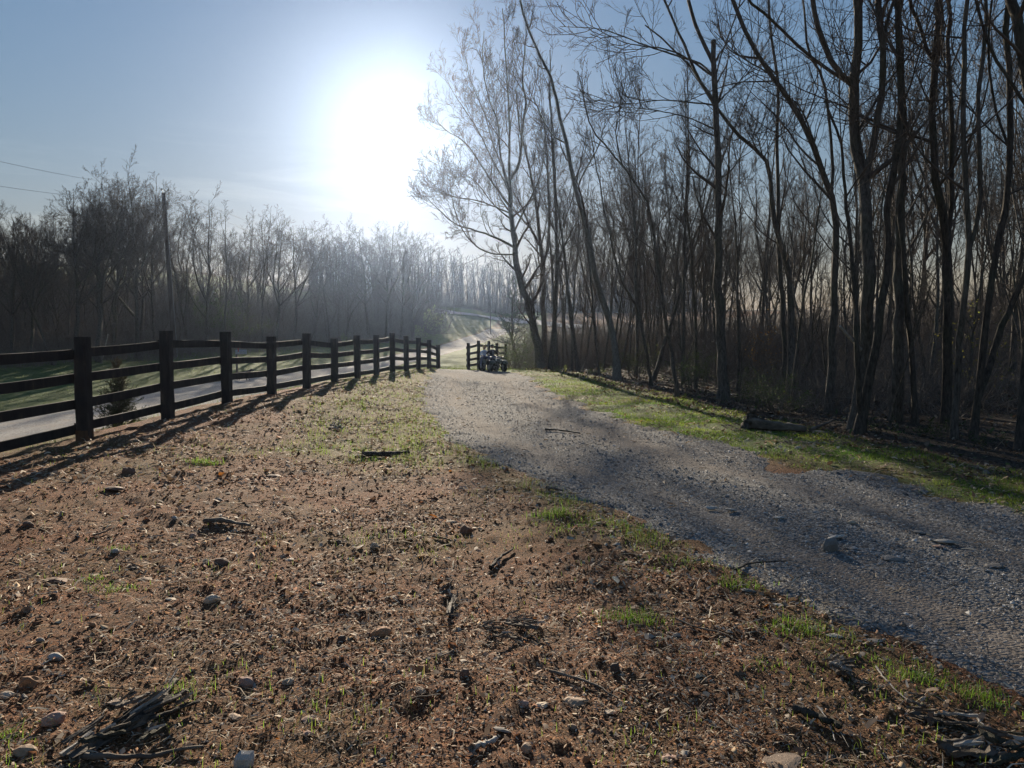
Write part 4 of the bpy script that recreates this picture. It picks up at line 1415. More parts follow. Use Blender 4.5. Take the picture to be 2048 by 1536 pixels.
M['pole'] = noise_mat('pole_wood', [(0.3, (0.07, 0.052, 0.04)), (0.7, (0.19, 0.15, 0.12))], 6, 0.9, 0.5, stretch=(1, 1, .1), dist=.01)
M['grey_metal'] = plain_mat('grey_metal', (.30, .31, .32), .45, .8)
M['wire'] = plain_mat('wire', (.10, .10, .10), .6, .2)
M['ceramic'] = plain_mat('insulator', (.10, .08, .07), .3)


def utility_pole(label, px0, py0, px1, py1, r, arm=True):
    g = ground_at(px0, py0)
    top = at(px1, py1, g[1])
    t = thing('utility_pole', label, 'utility pole', g)
    rod('shaft', [np.array([0, 0, -.4]), (top - g) * .5, top - g], r, r * .72, M['pole'], t, 12)
    if arm:
        tp = top - g
        for dx, hh in ((-.12, .32), (.34, .26)):
            b = rod('bracket', [tp + [0, 0, -.1], tp + [dx * .6, 0, hh * .45], tp + [dx, 0, hh * .7]], .028, .022, M['grey_metal'], t, 6, 6)
            rod('insulator', [tp + [dx, 0, hh * .65], tp + [dx, 0, hh * .82], tp + [dx, 0, hh]], .06, .045, M['ceramic'], b, 8, 5)
        rod('ground_wire', [np.array([r + .012, -r * .3, 0]), (top - g) * .5 + [r * .86 + .012, -r * .3, 0], tp + [r * .72 + .012, -r * .3, -.3]], .012, .012, M['grey_metal'], t, 5, 8)
    return top


pt = utility_pole('tall leaning wooden utility pole on the grass bank beyond the road', 350, 714, 327, 386, .185)
pf = utility_pole('thin far utility pole standing by the upper hill road', 908, 629, 908, 568, .11, False)
pn = utility_pole('far utility pole at the foot of the hill field', 981, 668, 981, 592, .10, False)


def wire(label, a, b, sag, r):
    a, b = np.asarray(a, float), np.asarray(b, float)
    k = np.linspace(0, 1, 40)[:, None]
    P = a + (b - a) * k
    P[:, 2] -= sag * 4 * (k * (1 - k))[:, 0]
    base = P[0].copy()
    V, Fq = tubes((P - base)[None], np.full((1, 40), r), 5)
    o = link('power_line', mesh_np('power_line', V, Fq, M['wire'], True), None, base)
    return tag(o, label, 'wire')


wire('upper power line running left from the tall pole', pt + [-.12, 0, .3], at(-240, 262, 33), .35, .009)
wire('lower power line running left from the tall pole', pt + [.25, 0, -.6], at(-240, 330, 33), .35, .009)
wire('lower power line from the tall pole to the far hill pole', pt + [-.12, 0, .3], pf + [0, 0, -1.6], 2.6, .013)
wire('upper power line from the tall pole to the far hill pole', pt + [.34, 0, .26], pf + [0, 0, -.1], 1.2, .013)
wire('upper power line right of the far hill pole', pf + [0, 0, -.1], at(1180, 548, 150), 1.4, .025)
wire('lower power line right of the far hill pole', pf + [0, 0, -1.6], at(1180, 568, 150), 1.4, .025)


# ---- mailbox
def mailbox():
    g = ground_at(474, 744)
    t = thing('mailbox', 'grey roadside mailbox on a wooden post beyond the road', 'mailbox', g)
    hgt = at(474, 704, g[1])[2] - g[2]
    s = hgt / 1.1
    bm_obj('post', box_between((0, 0, -.2), (0, 0, hgt * .98), .10 * s, .10 * s, up=(0, 1, 0)), M['pole'], t)
    bm = bmesh.new()
    w, h, L = .20 * s, .24 * s, .52 * s
    prof = [(-w / 2, 0), (w / 2, 0), (w / 2, h * .55)] + [(w / 2 * math.cos(a), h * .55 + h * .45 * math.sin(a)) for a in np.linspace(0, math.pi, 9)[1:-1]] + [(-w / 2, h * .55)]
    A = [bm.verts.new((-.06 * s, x, hgt - .12 * s + z)) for x, z in prof]
    B = [bm.verts.new((L, x, hgt - .12 * s + z)) for x, z in prof]
    n = len(prof)
    for i in range(n):
        bm.faces.new((A[i], A[(i + 1) % n], B[(i + 1) % n], B[i]))
    bm.faces.new(A[::-1]); bm.faces.new(B)
    bmesh.ops.recalc_face_normals(bm, faces=bm.faces)
    b = bm_obj('box', bm, M['grey_metal'], t)
    bm_obj('door', box_between((L + .004, -w * .42, hgt), (L + .004, w * .42, hgt), .012, h * .8), M['grey_metal'], b)
    bm_obj('flag', box_between((.1 * s, -w / 2 - .012, hgt + .02), (.1 * s, -w / 2 - .012, hgt + .24 * s), .01, .05 * s, up=(1, 0, 0)), plain_mat('flag_red', (.4, .05, .04)), b)
    t.rotation_euler = (0, 0, .25)


mailbox()


# ---- log, stump wood and rock on the right lawn
def wobbly_log(name, a, b, r0, r1, mat, parent=None, seed=0, S=12, K=14, rough=.12):
    rng = np.random.default_rng(seed)
    a, b = np.asarray(a, float), np.asarray(b, float)
    P = a + (b - a) * np.linspace(0, 1, K)[:, None]
    P[1:-1] += rng.normal(size=(K - 2, 3)) * r0 * .08
    R = np.linspace(r0, r1, K)
    V, Fq = tubes(P[None], R[None], S)
    ctr = np.repeat(P, S, axis=0)
    ang = np.tile(rng.normal(size=S), K)
    V = ctr + (V - ctr) * (1 + rough * ang[:, None] + rough * .6 * rng.normal(size=(len(V), 1)))
    me = mesh_np(name, V, Fq, mat)
    bm = bmesh.new(); bm.from_mesh(me); bm.verts.ensure_lookup_table()
    bm.faces.new([bm.verts[i] for i in range(S)][::-1]); bm.faces.new([bm.verts[len(V) - S + i] for i in range(S)])
    bm.to_mesh(me); bm.free()
    return link(name, me, parent)


g = ground_at(1545, 860)
e0, e1 = ground_at(1500, 858), ground_at(1612, 866)
lg = thing('fallen_log', 'weathered grey log lying on the grass before the green shrub', 'log', g)
wobbly_log('trunk', e0 - g + [0, 0, .10], e1 - g + [0, 0, .06], .115, .055, M['dead_wood'], lg, 3)
wobbly_log('root_end', e0 - g + [-.04, .02, -.02], e0 - g + [.05, .05, .36], .15, .07, M['bark_dark'], lg, 4, rough=.25)
wobbly_log('root_end', e0 - g + [-.12, -.02, .04], e0 - g + [.25, .0, .10], .10, .14, M['bark_dark'], lg, 5, rough=.2)
for i, (a, b, lab) in enumerate((((1620, 866), (1668, 848), 'thin dead branch lying right of the grey log'), ((1690, 812), (1560, 800), 'dead branch lying along the ground behind the round green shrub'), ((1720, 815), (1665, 822), 'dead stick leaning out beside the big forked cluster'))):
    p, q = ground_at(*a), ground_at(*b)
    o = wobbly_log('dead_branch', np.array([0, 0, .05]), q - p + [0, 0, .08], .035, .015, M['dead_wood'], None, 20 + i, 7)
    o.location = p
    tag(o, lab, 'branch')
p0, p1 = at(1722, 700, 13.8), at(1680, 652, 13.4)
o = wobbly_log('dead_branch', np.zeros(3), p1 - p0, .035, .02, M['pale_wood'], None, 31, 7)
o.location = p0
tag(o, 'pale broken branch stub jutting from the big forked cluster', 'branch')
p0, p1 = ground_at(202, 727), at(216, 668, ground_at(202, 727)[1])
o = wobbly_log('dead_branch', np.array([0, 0, -.1]), p1 - p0, .05, .03, M['pale_wood'], None, 33, 6, rough=.03)
o.location = p0
tag(o, 'pale stick leaning up before the woods, seen over the fence', 'branch')


# ================================================================== QUAD BIKE, RIDERS, DOG
def lathe(name, prof, mat, parent, axis='x', n=24, loc=(0, 0, 0)):
    """prof: (radius, along axis) pairs, closed round."""
    bm = bmesh.new()
    rings = []
    for k in range(n):
        a = 2 * math.pi * k / n
        rings.append([bm.verts.new((x, r * math.cos(a), r * math.sin(a))) for r, x in prof])
    m = len(prof)
    for k in range(n):
        for j in range(m - 1):
            bm.faces.new((rings[k][j], rings[(k + 1) % n][j], rings[(k + 1) % n][j + 1], rings[k][j + 1]))
    bmesh.ops.remove_doubles(bm, verts=bm.verts, dist=1e-5)
    bmesh.ops.recalc_face_normals(bm, faces=bm.faces)
    o = bm_obj(name, bm, mat, parent, True)
    o.location = loc
    return o


def hull(name, sections, mat, parent, smooth=True, sub=1):
    """Loft through closed sections (lists of 3-D points of equal length)."""
    bm = bmesh.new()
    R = [[bm.verts.new(p) for p in s] for s in sections]
    n = len(sections[0])
    for a, b in zip(R[:-1], R[1:]):
        for j in range(n):
            bm.faces.new((a[j], a[(j + 1) % n], b[(j + 1) % n], b[j]))
    bm.faces.new(R[0][::-1]); bm.faces.new(R[-1])
    bmesh.ops.recalc_face_normals(bm, faces=bm.faces)
    o = bm_obj(name, bm, mat, parent, smooth)
    if sub:
        md = o.modifiers.new('round', 'SUBSURF'); md.levels = sub; md.render_levels = sub
    return o


def oct_section(y, w, z0, z1, cut=.3):
    c = cut * min(w, (z1 - z0) / 2)
    return [(-w + c, y, z0), (w - c, y, z0), (w, y, z0 + c), (w, y, z1 - c), (w - c, y, z1), (-w + c, y, z1), (-w, y, z1 - c), (-w, y, z0 + c)]


M['atv_green'] = plain_mat('quad_paint', (.018, .035, .024), .35, 0, .15, 6, .5)
M['rubber'] = noise_mat('tyre_rubber', [(0.3, (.012, .012, .012)), (0.7, (.03, .028, .026))], 20, .85, .3)
M['black'] = plain_mat('black_plastic', (.015, .015, .016), .5)
M['lens'] = plain_mat('lamp_lens', (.75, .75, .72), .15)
QY = 39.6
qx = at_px(986, QY)
qz = float(drive_z(qx, QY)) if drive_in(qx, QY) > 0 else float(H(qx, QY, False))
quad = thing('quad_bike', 'dark green quad bike parked facing the camera in front of the gate', 'quad bike', (qx, QY, qz + .005), None, math.radians(180 + 25))
quad.scale = (.84, .84, .84)


def wheel(x, y, r, w):
    t = lathe('wheel', [(r * .52, -w / 2 * .8), (r * .8, -w / 2), (r * .95, -w / 2 * .85), (r, -w / 2 * .5), (r, w / 2 * .5), (r * .95, w / 2 * .85), (r * .8, w / 2), (r * .52, w / 2 * .8)], M['rubber'], quad, loc=(x, y, r))
    bm = bmesh.new()
    for k in range(18):                                   # tread lugs
        a = 2 * math.pi * k / 18
        for s in (-1, 1):
            m4 = Matrix.Rotation(a + s * .08, 4, 'X') @ Matrix.Translation((s * w * .22, 0, r + .006))
            bmesh.ops.create_cube(bm, size=1, matrix=m4 @ Matrix.Diagonal((w * .36, .045, .03, 1)))
    l_ = bm_obj('tread', bm, M['rubber'], t)
    l_['kind'] = 'stuff'
    lathe('rim', [(.001, -w * .28), (r * .3, -w * .30), (r * .5, -w * .36), (r * .54, -w * .2), (r * .54, w * .2), (r * .5, w * .36), (r * .3, w * .30), (.001, w * .28)], M['grey_metal'], t, n=16)
    return t


for sx in (-1, 1):
    wheel(sx * .46, .62, .29, .22)
    wheel(sx * .45, -.62, .29, .27)
hull('chassis', [oct_section(-.75, .16, .30, .48), oct_section(-.3, .2, .24, .5), oct_section(.3, .2, .24, .52), oct_section(.78, .15, .32, .5)], M['black'], quad)
hull('hood', [oct_section(.12, .16, .5, .74), oct_section(.4, .24, .5, .82), oct_section(.68, .26, .5, .80), oct_section(.86, .18, .5, .68)], M['atv_green'], quad)
hull('seat', [oct_section(-.72, .15, .62, .76), oct_section(-.4, .18, .62, .78), oct_section(-.05, .15, .6, .74), oct_section(.16, .12, .6, .76)], M['black'], quad)
for sx in (-1, 1):
    for yc, nm in ((.62, 'front_fender'), (-.62, 'rear_fender')):
        secs = []
        for k in range(7):
            a = math.radians(155 - 130 * k / 6)
            y, z = yc + .40 * math.cos(a), .30 + .40 * math.sin(a)
            y2, z2 = yc + .375 * math.cos(a), .30 + .375 * math.sin(a)
            x0, x1 = sx * .2, sx * .58
            secs.append([(x0, y, z), (x1, y, z - .02), (x1, y2, z2 - .02), (x0, y2, z2)])
        hull(nm, secs, M['atv_green'], quad, True, 0)
    rod('axle', [(0, .62, .29), (sx * .2, .62, .29), (sx * .38, .62, .29)], .035, .03, M['black'], quad, 6, 4)
    rod('axle', [(0, -.62, .29), (sx * .2, -.62, .29), (sx * .36, -.62, .29)], .035, .035, M['black'], quad, 6, 4)
    hull('footwell', [[(sx * .2, -.28, .26), (sx * .46, -.28, .26), (sx * .46, -.28, .30), (sx * .2, -.28, .30)], [(sx * .2, .28, .26), (sx * .46, .28, .26), (sx * .46, .28, .30), (sx * .2, .28, .30)]], M['black'], quad, False, 0)
    lathe('headlight', [(.001, .03), (.05, .03), (.065, .0), (.05, -.04), (.001, -.05)], M['lens'], quad, n=12, loc=(0, 0, 0)).matrix_local = Matrix.Translation((sx * .17, .86, .70)) @ Matrix.Rotation(math.pi / 2, 4, 'Z')
for yc, nm in ((.66, 'front_rack'), (-.72, 'rear_rack')):
    rk = rod(nm, [(-.4, yc - .22, .88), (.4, yc - .22, .88)], .014, .014, M['grey_metal'], quad, 6, 3)
    rod('bar', [(-.4, yc + .2, .87), (.4, yc + .2, .87)], .014, .014, M['grey_metal'], rk, 6, 3)
    for x in (-.4, -.2, 0, .2, .4):
        rod('bar', [(x, yc - .22, .88), (x, yc + .2, .87)], .012, .012, M['grey_metal'], rk, 6, 3)
    for x in (-.22, .22):
        rod('bar', [(x, yc, .875), (x, yc, .66)], .012, .012, M['grey_metal'], rk, 6, 3)
hb = rod('handlebar', [(-.38, .02, 1.0), (-.2, .1, .99), (0, .16, .94), (.2, .1, .99), (.38, .02, 1.0)], .014, .014, M['black'], quad, 6, 13)
rod('steering_column', [(0, .36, .72), (0, .16, .95)], .03, .025, M['black'], quad, 8, 4)


def skin_body(name, joints, edges, root, mat, parent, sub=2):
    """One continuous body grown over a skeleton: joints {name: (x, y, z, r)}."""
    me = bpy.data.meshes.new(name)
    ks = list(joints)
    me.from_pydata([joints[k][:3] for k in ks], [(ks.index(a), ks.index(b)) for a, b in edges], [])
    o = link(name, me, parent)
    o.modifiers.new('skin', 'SKIN').use_smooth_shade = True
    sv = me.skin_vertices[0].data
    for i, k in enumerate(ks):
        r = joints[k][3]
        sv[i].radius = r if isinstance(r, tuple) else (r, r)
        sv[i].use_root = (k == root)
    md = o.modifiers.new('round', 'SUBSURF'); md.levels = sub; md.render_levels = sub
    me.materials.append(mat)
    return o


def ball(name, c, r, mat, parent, sub=2):
    bm = bmesh.new()
    bmesh.ops.create_icosphere(bm, subdivisions=sub, radius=1.0)
    for v in bm.verts:
        v.co = Vector((v.co.x * r[0] + c[0], v.co.y * r[1] + c[1], v.co.z * r[2] + c[2]))
    return bm_obj(name, bm, mat, parent, True)


M['skin'] = plain_mat('skin', (.52, .33, .24), .6, 0, .08)
M['cap'] = plain_mat('cap_cloth', (.10, .115, .09), .9)
M['jacket'] = plain_mat('dark_jacket', (.022, .024, .028), .9)
M['shirt'] = plain_mat('grey_shirt', (.16, .16, .18), .9)
M['jeans'] = plain_mat('jeans', (.16, .18, .27), .9)
M['pale_blue'] = plain_mat('pale_blue_top', (.42, .50, .66), .9)
M['blond'] = plain_mat('blond_hair', (.66, .44, .17), .7)
M['dark_hair'] = plain_mat('dark_hair', (.03, .02, .015), .7)
M['shoe'] = plain_mat('shoe', (.05, .045, .04), .7)


def face_and_hands(p, head, r, hands, fwd=(0, 1, 0)):
    """Ears, nose, eyes and fingers so that head and hands read as such."""
    hx, hy, hz = head
    ball('nose', (hx, hy + r * .98, hz - r * .12), (r * .16, r * .22, r * .22), M['skin'], p, 1)
    for s in (-1, 1):
        ball('ear', (hx + s * r * .86, hy, hz - r * .05), (r * .12, r * .2, r * .3), M['skin'], p, 1)
        ball('eye', (hx + s * r * .34, hy + r * .86, hz + r * .05), (r * .12, r * .09, r * .09), M['dark_hair'], p, 1)
    ball('mouth', (hx, hy + r * .88, hz - r * .5), (r * .3, r * .1, r * .07), plain_mat('lips', (.4, .16, .13)), p, 1)
    for (x, y, z, s) in hands:
        ball('palm', (x, y, z), (.045, .035, .028), M['skin'], p, 1)
        for k in range(4):
            fx = x + (-.03 + .02 * k)
            rod('finger', [(fx, y + .02, z + .012), (fx, y + .055, z + .004), (fx, y + .062, z - .022 - .004 * (k in (1, 2))), (fx, y + .04, z - .034)], .0085, .007, M['skin'], p, 5, 6)
        rod('thumb', [(x - s * .03, y - .005, z), (x - s * .045, y + .03, z - .015), (x - s * .035, y + .05, z - .03)], .010, .008, M['skin'], p, 5, 5)


def seated_person(label, xoff, yoff, hgt, top, legs, hair, cap, reach):
    p = thing('person', label, 'person', Vector((qx, QY, qz)) + Matrix.Rotation(math.radians(205), 3, 'Z') @ Vector((xoff, yoff * .80, 0)), None, math.radians(205))
    p.scale = (.86, .86, .88)
    s = hgt
    z0 = .80
    sh, ch, hd = z0 + .40 * s, z0 + .28 * s, z0 + .62 * s
    ly = .02
    hz = {-1: (-reach[0], reach[1], reach[2]), 1: (reach[0], reach[1], reach[2])}
    J = {'pelvis': (0, 0, z0 + .02, (.155 * s, .12 * s)), 'waist': (0, .01, z0 + .15 * s, (.135 * s, .10 * s)), 'chest': (0, .04 * s, ch, (.165 * s, .115 * s)), 'collar': (0, .06 * s, sh, (.09 * s, .075 * s)), 'neck': (0, .08 * s, sh + .07 * s, .052 * s)}
    E_ = [('pelvis', 'waist'), ('waist', 'chest'), ('chest', 'collar'), ('collar', 'neck')]
    for sd, n in ((-1, 'l'), (1, 'r')):
        hx, hy, hzz = hz[sd]
        J['sho' + n] = (sd * .185 * s, .05 * s, sh - .02 * s, .068 * s)
        J['elb' + n] = ((sd * .27 * s + hx) / 2 + sd * .07 * s, (.05 * s + hy) / 2 - .04, (sh + hzz) / 2 - .09 * s, .05 * s)
        J['wri' + n] = (hx, hy - .05, hzz + .02, .034 * s)
        E_ += [('collar', 'sho' + n), ('sho' + n, 'elb' + n), ('elb' + n, 'wri' + n)]
        J['hip' + n] = (sd * .10 * s, .05 * s, z0 - .0, .095 * s)
        J['knee' + n] = (sd * .30 * s, .36 * s, z0 + .02 * s, .068 * s)
        J['ank' + n] = (sd * .33, .28 * s, .36, .042 * s)
        J['toe' + n] = (sd * .35, .28 * s + .15, .335, .038 * s)
        E_ += [('pelvis', 'hip' + n), ('hip' + n, 'knee' + n), ('knee' + n, 'ank' + n), ('ank' + n, 'toe' + n)]
    b = skin_body('body', J, E_, 'pelvis', top, p)
    me = b.data
    # trousers: the lower half of the same skeleton, a little fuller
    Jl = {k: (v[0], v[1], v[2], tuple(q * 1.07 for q in v[3]) if isinstance(v[3], tuple) else v[3] * 1.12) for k, v in J.items() if k[:3] in ('pel', 'hip', 'kne', 'ank')}
    Jl['pelvis'] = (0, 0, z0, (.16 * s, .13 * s))
    skin_body('trousers', Jl, [e for e in E_ if e[0] in Jl and e[1] in Jl], 'pelvis', legs, p)
    for sd, n in ((-1, 'l'), (1, 'r')):
        a = J['ank' + n]
        hull('shoe', [oct_section(a[1] - .09, .045, .305, .40), oct_section(a[1] + .05, .052, .305, .39), oct_section(a[1] + .17, .04, .305, .345)], M['shoe'], p).location = (a[0], 0, 0)
    r = .105 * s ** .5
    head = (0, .10 * s, hd + .03)
    ball('head', head, (r * .86, r * .98, r * 1.18), M['skin'], p, 3)
    if cap:
        ball('hair', (0, head[1] - r * .2, head[2] + r * .1), (r * .93, r * .9, r * 1.05), hair, p)
        c = ball('cap', (0, head[1] + .0, head[2] + r * .42), (r * .97, r * 1.08, r * .88), M['cap'], p)
        hull('brim', [[(-r * .7, head[1] + r * .7, head[2] + r * .50), (r * .7, head[1] + r * .7, head[2] + r * .50), (r * .7, head[1] + r * .7, head[2] + r * .56), (-r * .7, head[1] + r * .7, head[2] + r * .56)],
                      [(-r * .45, head[1] + r * 1.75, head[2] + r * .38), (r * .45, head[1] + r * 1.75, head[2] + r * .38), (r * .45, head[1] + r * 1.75, head[2] + r * .43), (-r * .45, head[1] + r * 1.75, head[2] + r * .43)]], M['cap'], c, False, 0)
    else:
        ball('hair', (0, head[1] - r * .12, head[2] + r * .28), (r * 1.10, r * 1.05, r * 1.15), hair, p)
        ball('hair', (0, head[1] - r * .75, head[2] - r * .75), (r * .75, r * .42, r * 1.0), hair, p)
    face_and_hands(p, head, r, [(hz[-1][0], hz[-1][1], hz[-1][2], -1), (hz[1][0], hz[1][1], hz[1][2], 1)])
    return p


drv = seated_person('person in a dark jacket and cap steering the quad bike', 0, -.22, 1.0, M['jacket'], M['jeans'], M['dark_hair'], True, (.33, .24, 1.03))
hull('shirt_front', [oct_section(.145, .045, .98, 1.0), oct_section(.158, .075, 1.0, 1.2), oct_section(.14, .045, 1.2, 1.22)], M['shirt'], drv)
seated_person('smaller person with blond hair in a pale blue top riding behind the driver', .24, -.78, .92, M['pale_blue'], M['jeans'], M['blond'], False, (.20, .26, .92))


def dog():
    g = ground_at(487, 762)
    t = thing('dog', 'black dog walking along the far side of the gravel road', 'dog', g, None, 0.15)
    J = {'rump': (-.27, 0, .50, (.095, .085)), 'loin': (-.10, 0, .50, (.085, .09)), 'rib': (.10, 0, .47, (.105, .125)), 'shoulder': (.26, 0, .50, (.10, .115)), 'neck': (.38, 0, .60, .07), 'poll': (.46, 0, .68, .072), 'muzzle': (.57, 0, .655, .042), 'nose': (.635, 0, .645, .028),
         'tail1': (-.38, 0, .52, .03), 'tail2': (-.50, 0, .46, .022), 'tail3': (-.60, 0, .42, .012)}
    E_ = [('rump', 'loin'), ('loin', 'rib'), ('rib', 'shoulder'), ('shoulder', 'neck'), ('neck', 'poll'), ('poll', 'muzzle'), ('muzzle', 'nose'), ('rump', 'tail1'), ('tail1', 'tail2'), ('tail2', 'tail3')]
    for n, sy, df, dh in (('a', .085, .07, -.06), ('b', -.085, -.08, .09)):
        J['elbow' + n] = (.24, sy, .34, .045); J['wrist' + n] = (.25 + df * .7, sy, .17, .026); J['paw' + n] = (.27 + df, sy, .03, .024); J['toe' + n] = (.315 + df, sy, .022, .022)
        E_ += [('shoulder', 'elbow' + n), ('elbow' + n, 'wrist' + n), ('wrist' + n, 'paw' + n), ('paw' + n, 'toe' + n)]
        J['knee' + n] = (-.20 + dh * .4, sy, .34, .055); J['hock' + n] = (-.34 + dh, sy, .19, .026); J['hpaw' + n] = (-.31 + dh, sy, .03, .022); J['htoe' + n] = (-.265 + dh, sy, .022, .021)
        E_ += [('rump', 'knee' + n), ('knee' + n, 'hock' + n), ('hock' + n, 'hpaw' + n), ('hpaw' + n, 'htoe' + n)]
    fur = plain_mat('dog_fur', (.018, .016, .015), .8)
    skin_body('body', J, E_, 'rib', fur, t)
    for s in (-1, 1):
        hull('ear', [[(.43, s * .04, .74), (.47, s * .05, .74), (.45, s * .06, .735)], [(.42, s * .075, .67), (.46, s * .085, .66), (.44, s * .09, .665)]], fur, t, False, 0)


dog()


# ================================================================== THINGS LYING ON THE GROUND
def rock_mesh(seed, sub, flat=1.0):
    rng = np.random.default_rng(seed)
    bm = bmesh.new()
    bmesh.ops.create_icosphere(bm, subdivisions=sub, radius=1.0)
    planes = rng.normal(size=(9, 3)); planes /= np.linalg.norm(planes, axis=1, keepdims=True)
    dist = rng.uniform(.55, .9, 9)
    for v in bm.verts:
        c = np.array(v.co)
        for p, d in zip(planes, dist):                     # cut flat faces
            q = c @ p
            if q > d:
                c = c - p * (q - d) * .9
        c = c * (1 + .05 * rng.normal())
        v.co = Vector((c[0], c[1], c[2] * flat))
    me = bpy.data.meshes.new('rock')
    bm.to_mesh(me); bm.free()
    return me


ROCK_COL = {'brown': (.17, .10, .065), 'dark brown': (.09, .06, .045), 'tan': (.33, .23, .15), 'pink tan': (.36, .22, .16), 'pale': (.46, .37, .27), 'grey': (.20, .18, .155), 'pale grey': (.44, .40, .34), 'orange brown': (.32, .16, .075)}
ROCKS = [  # px, py of the middle, width px, colour, shape
    (255, 944, 32, 'brown', 'rounded'), (229, 977, 40, 'brown', 'flat'), (437, 1002, 18, 'grey', 'blocky'), (349, 1042, 15, 'pale grey', 'blocky'), (386, 1067, 20, 'pink tan', 'rounded'), (55, 1054, 22, 'brown', 'blocky'),
    (444, 1126, 32, 'brown', 'blocky'), (579, 1117, 20, 'pale', 'flat'), (639, 1166, 24, 'pale', 'flat'), (113, 1156, 54, 'brown', 'flat'), (412, 1124, 20, 'pale', 'rounded'), (260, 1130, 30, 'dark brown', 'flat'), (231, 1108, 18, 'pale grey', 'blocky'),
    (550, 948, 34, 'brown', 'flat'), (126, 1030, 13, 'tan', 'upright'), (342, 1197, 25, 'pale', 'flat'), (678, 1084, 20, 'dark brown', 'blocky'), (290, 1152, 36, 'tan', 'flat'),
    (186, 1254, 18, 'orange brown', 'blocky'), (109, 1314, 31, 'pale grey', 'blocky'), (58, 1360, 54, 'orange brown', 'rounded'), (15, 1388, 30, 'pale', 'rounded'), (236, 1404, 44, 'tan', 'flat'), (111, 1441, 46, 'pink tan', 'rounded'),
    (494, 1367, 38, 'pink tan', 'blocky'), (578, 1366, 26, 'pale', 'rounded'), (51, 1502, 48, 'tan', 'blocky'), (492, 1524, 46, 'pale grey', 'upright'), (472, 1434, 30, 'tan', 'flat'), (620, 1438, 34, 'pink tan', 'flat'), (191, 1232, 36, 'brown', 'flat'),
    (424, 1200, 34, 'pale', 'blocky'), (680, 1358, 25, 'orange brown', 'flat'), (615, 1470, 20, 'pink tan', 'blocky'), (472, 1292, 24, 'dark brown', 'blocky'), (685, 1288, 19, 'dark brown', 'upright'), (50, 1392, 17, 'grey', 'upright'), (80, 1284, 19, 'grey', 'blocky'),
    (845, 1346, 38, 'orange brown', 'rounded'), (931, 1358, 25, 'brown', 'upright'), (1149, 1398, 52, 'tan', 'flat'), (1048, 1412, 25, 'pink tan', 'rounded'), (1084, 1411, 28, 'pale', 'flat'), (1004, 1464, 38, 'grey', 'flat'), (1144, 1452, 21, 'tan', 'blocky'),
    (1231, 1346, 23, 'dark brown', 'upright'), (840, 1395, 24, 'tan', 'flat'), (765, 1269, 44, 'orange brown', 'rounded'), (739, 1272, 21, 'brown', 'rounded'), (1339, 1513, 38, 'pink tan', 'flat'), (1219, 1419, 28, 'pale', 'flat'), (1055, 1503, 26, 'tan', 'upright'),
    (1172, 1522, 20, 'orange brown', 'upright'), (765, 1517, 20, 'grey', 'rounded'), (929, 1324, 22, 'pale', 'flat'), (1354, 1268, 19, 'grey', 'rounded'), (932, 1063, 27, 'brown', 'upright'), (903, 1043, 25, 'pale', 'flat'), (749, 1092, 23, 'pale', 'rounded'),
    (1661, 1103, 36, 'grey', 'upright'), (1422, 1023, 25, 'pale grey', 'flat'), (1462, 1027, 26, 'pale grey', 'flat'), (1558, 1044, 27, 'pale grey', 'flat'), (1704, 1055, 15, 'pale', 'blocky'), (1669, 1082, 38, 'pale grey', 'flat'), (1890, 1090, 46, 'pale grey', 'flat'),
    (1783, 1123, 46, 'grey', 'flat'), (1878, 1104, 26, 'pink tan', 'flat'), (1495, 1175, 32, 'grey', 'flat'), (1596, 898, 15, 'pale', 'blocky'), (1973, 944, 19, 'grey', 'rounded'), (1984, 936, 15, 'tan', 'rounded'), (1490, 1485, 29, 'brown', 'rounded'),
    (1557, 1203, 24, 'pale grey', 'flat'), (1751, 1278, 32, 'grey', 'flat'), (1669, 1268, 32, 'pale grey', 'flat'), (1560, 1530, 90, 'tan', 'flat'), (1840, 1072, 30, 'grey', 'flat'), (1990, 1140, 44, 'grey', 'flat'), (1640, 862, 30, 'tan', 'flat')]
RM = {'rounded': [rock_mesh(501, 3), rock_mesh(502, 3)], 'blocky': [rock_mesh(511, 2), rock_mesh(512, 2)], 'flat': [rock_mesh(521, 3, .6), rock_mesh(522, 2, .6)], 'upright': [rock_mesh(531, 2), rock_mesh(532, 2)]}


def place_words(px, py):
    h = ['at the left edge', 'on the left', 'left of centre', 'in the middle', 'right of centre', 'on the right', 'at the right edge'][int(min(6, px / 293))]
    v = 'along the bottom edge' if py > 1480 else 'in the near foreground' if py > 1380 else 'of the foreground' if py > 1270 else 'just past the foreground' if py > 1150 else 'halfway up the yard' if py > 1010 else 'towards the fence'
    on = 'gravel' if drive_in(*ground_at(px, py)[:2]) > 0 else 'soil'
    if py < 900:
        on = 'lawn'
    return h, v, on


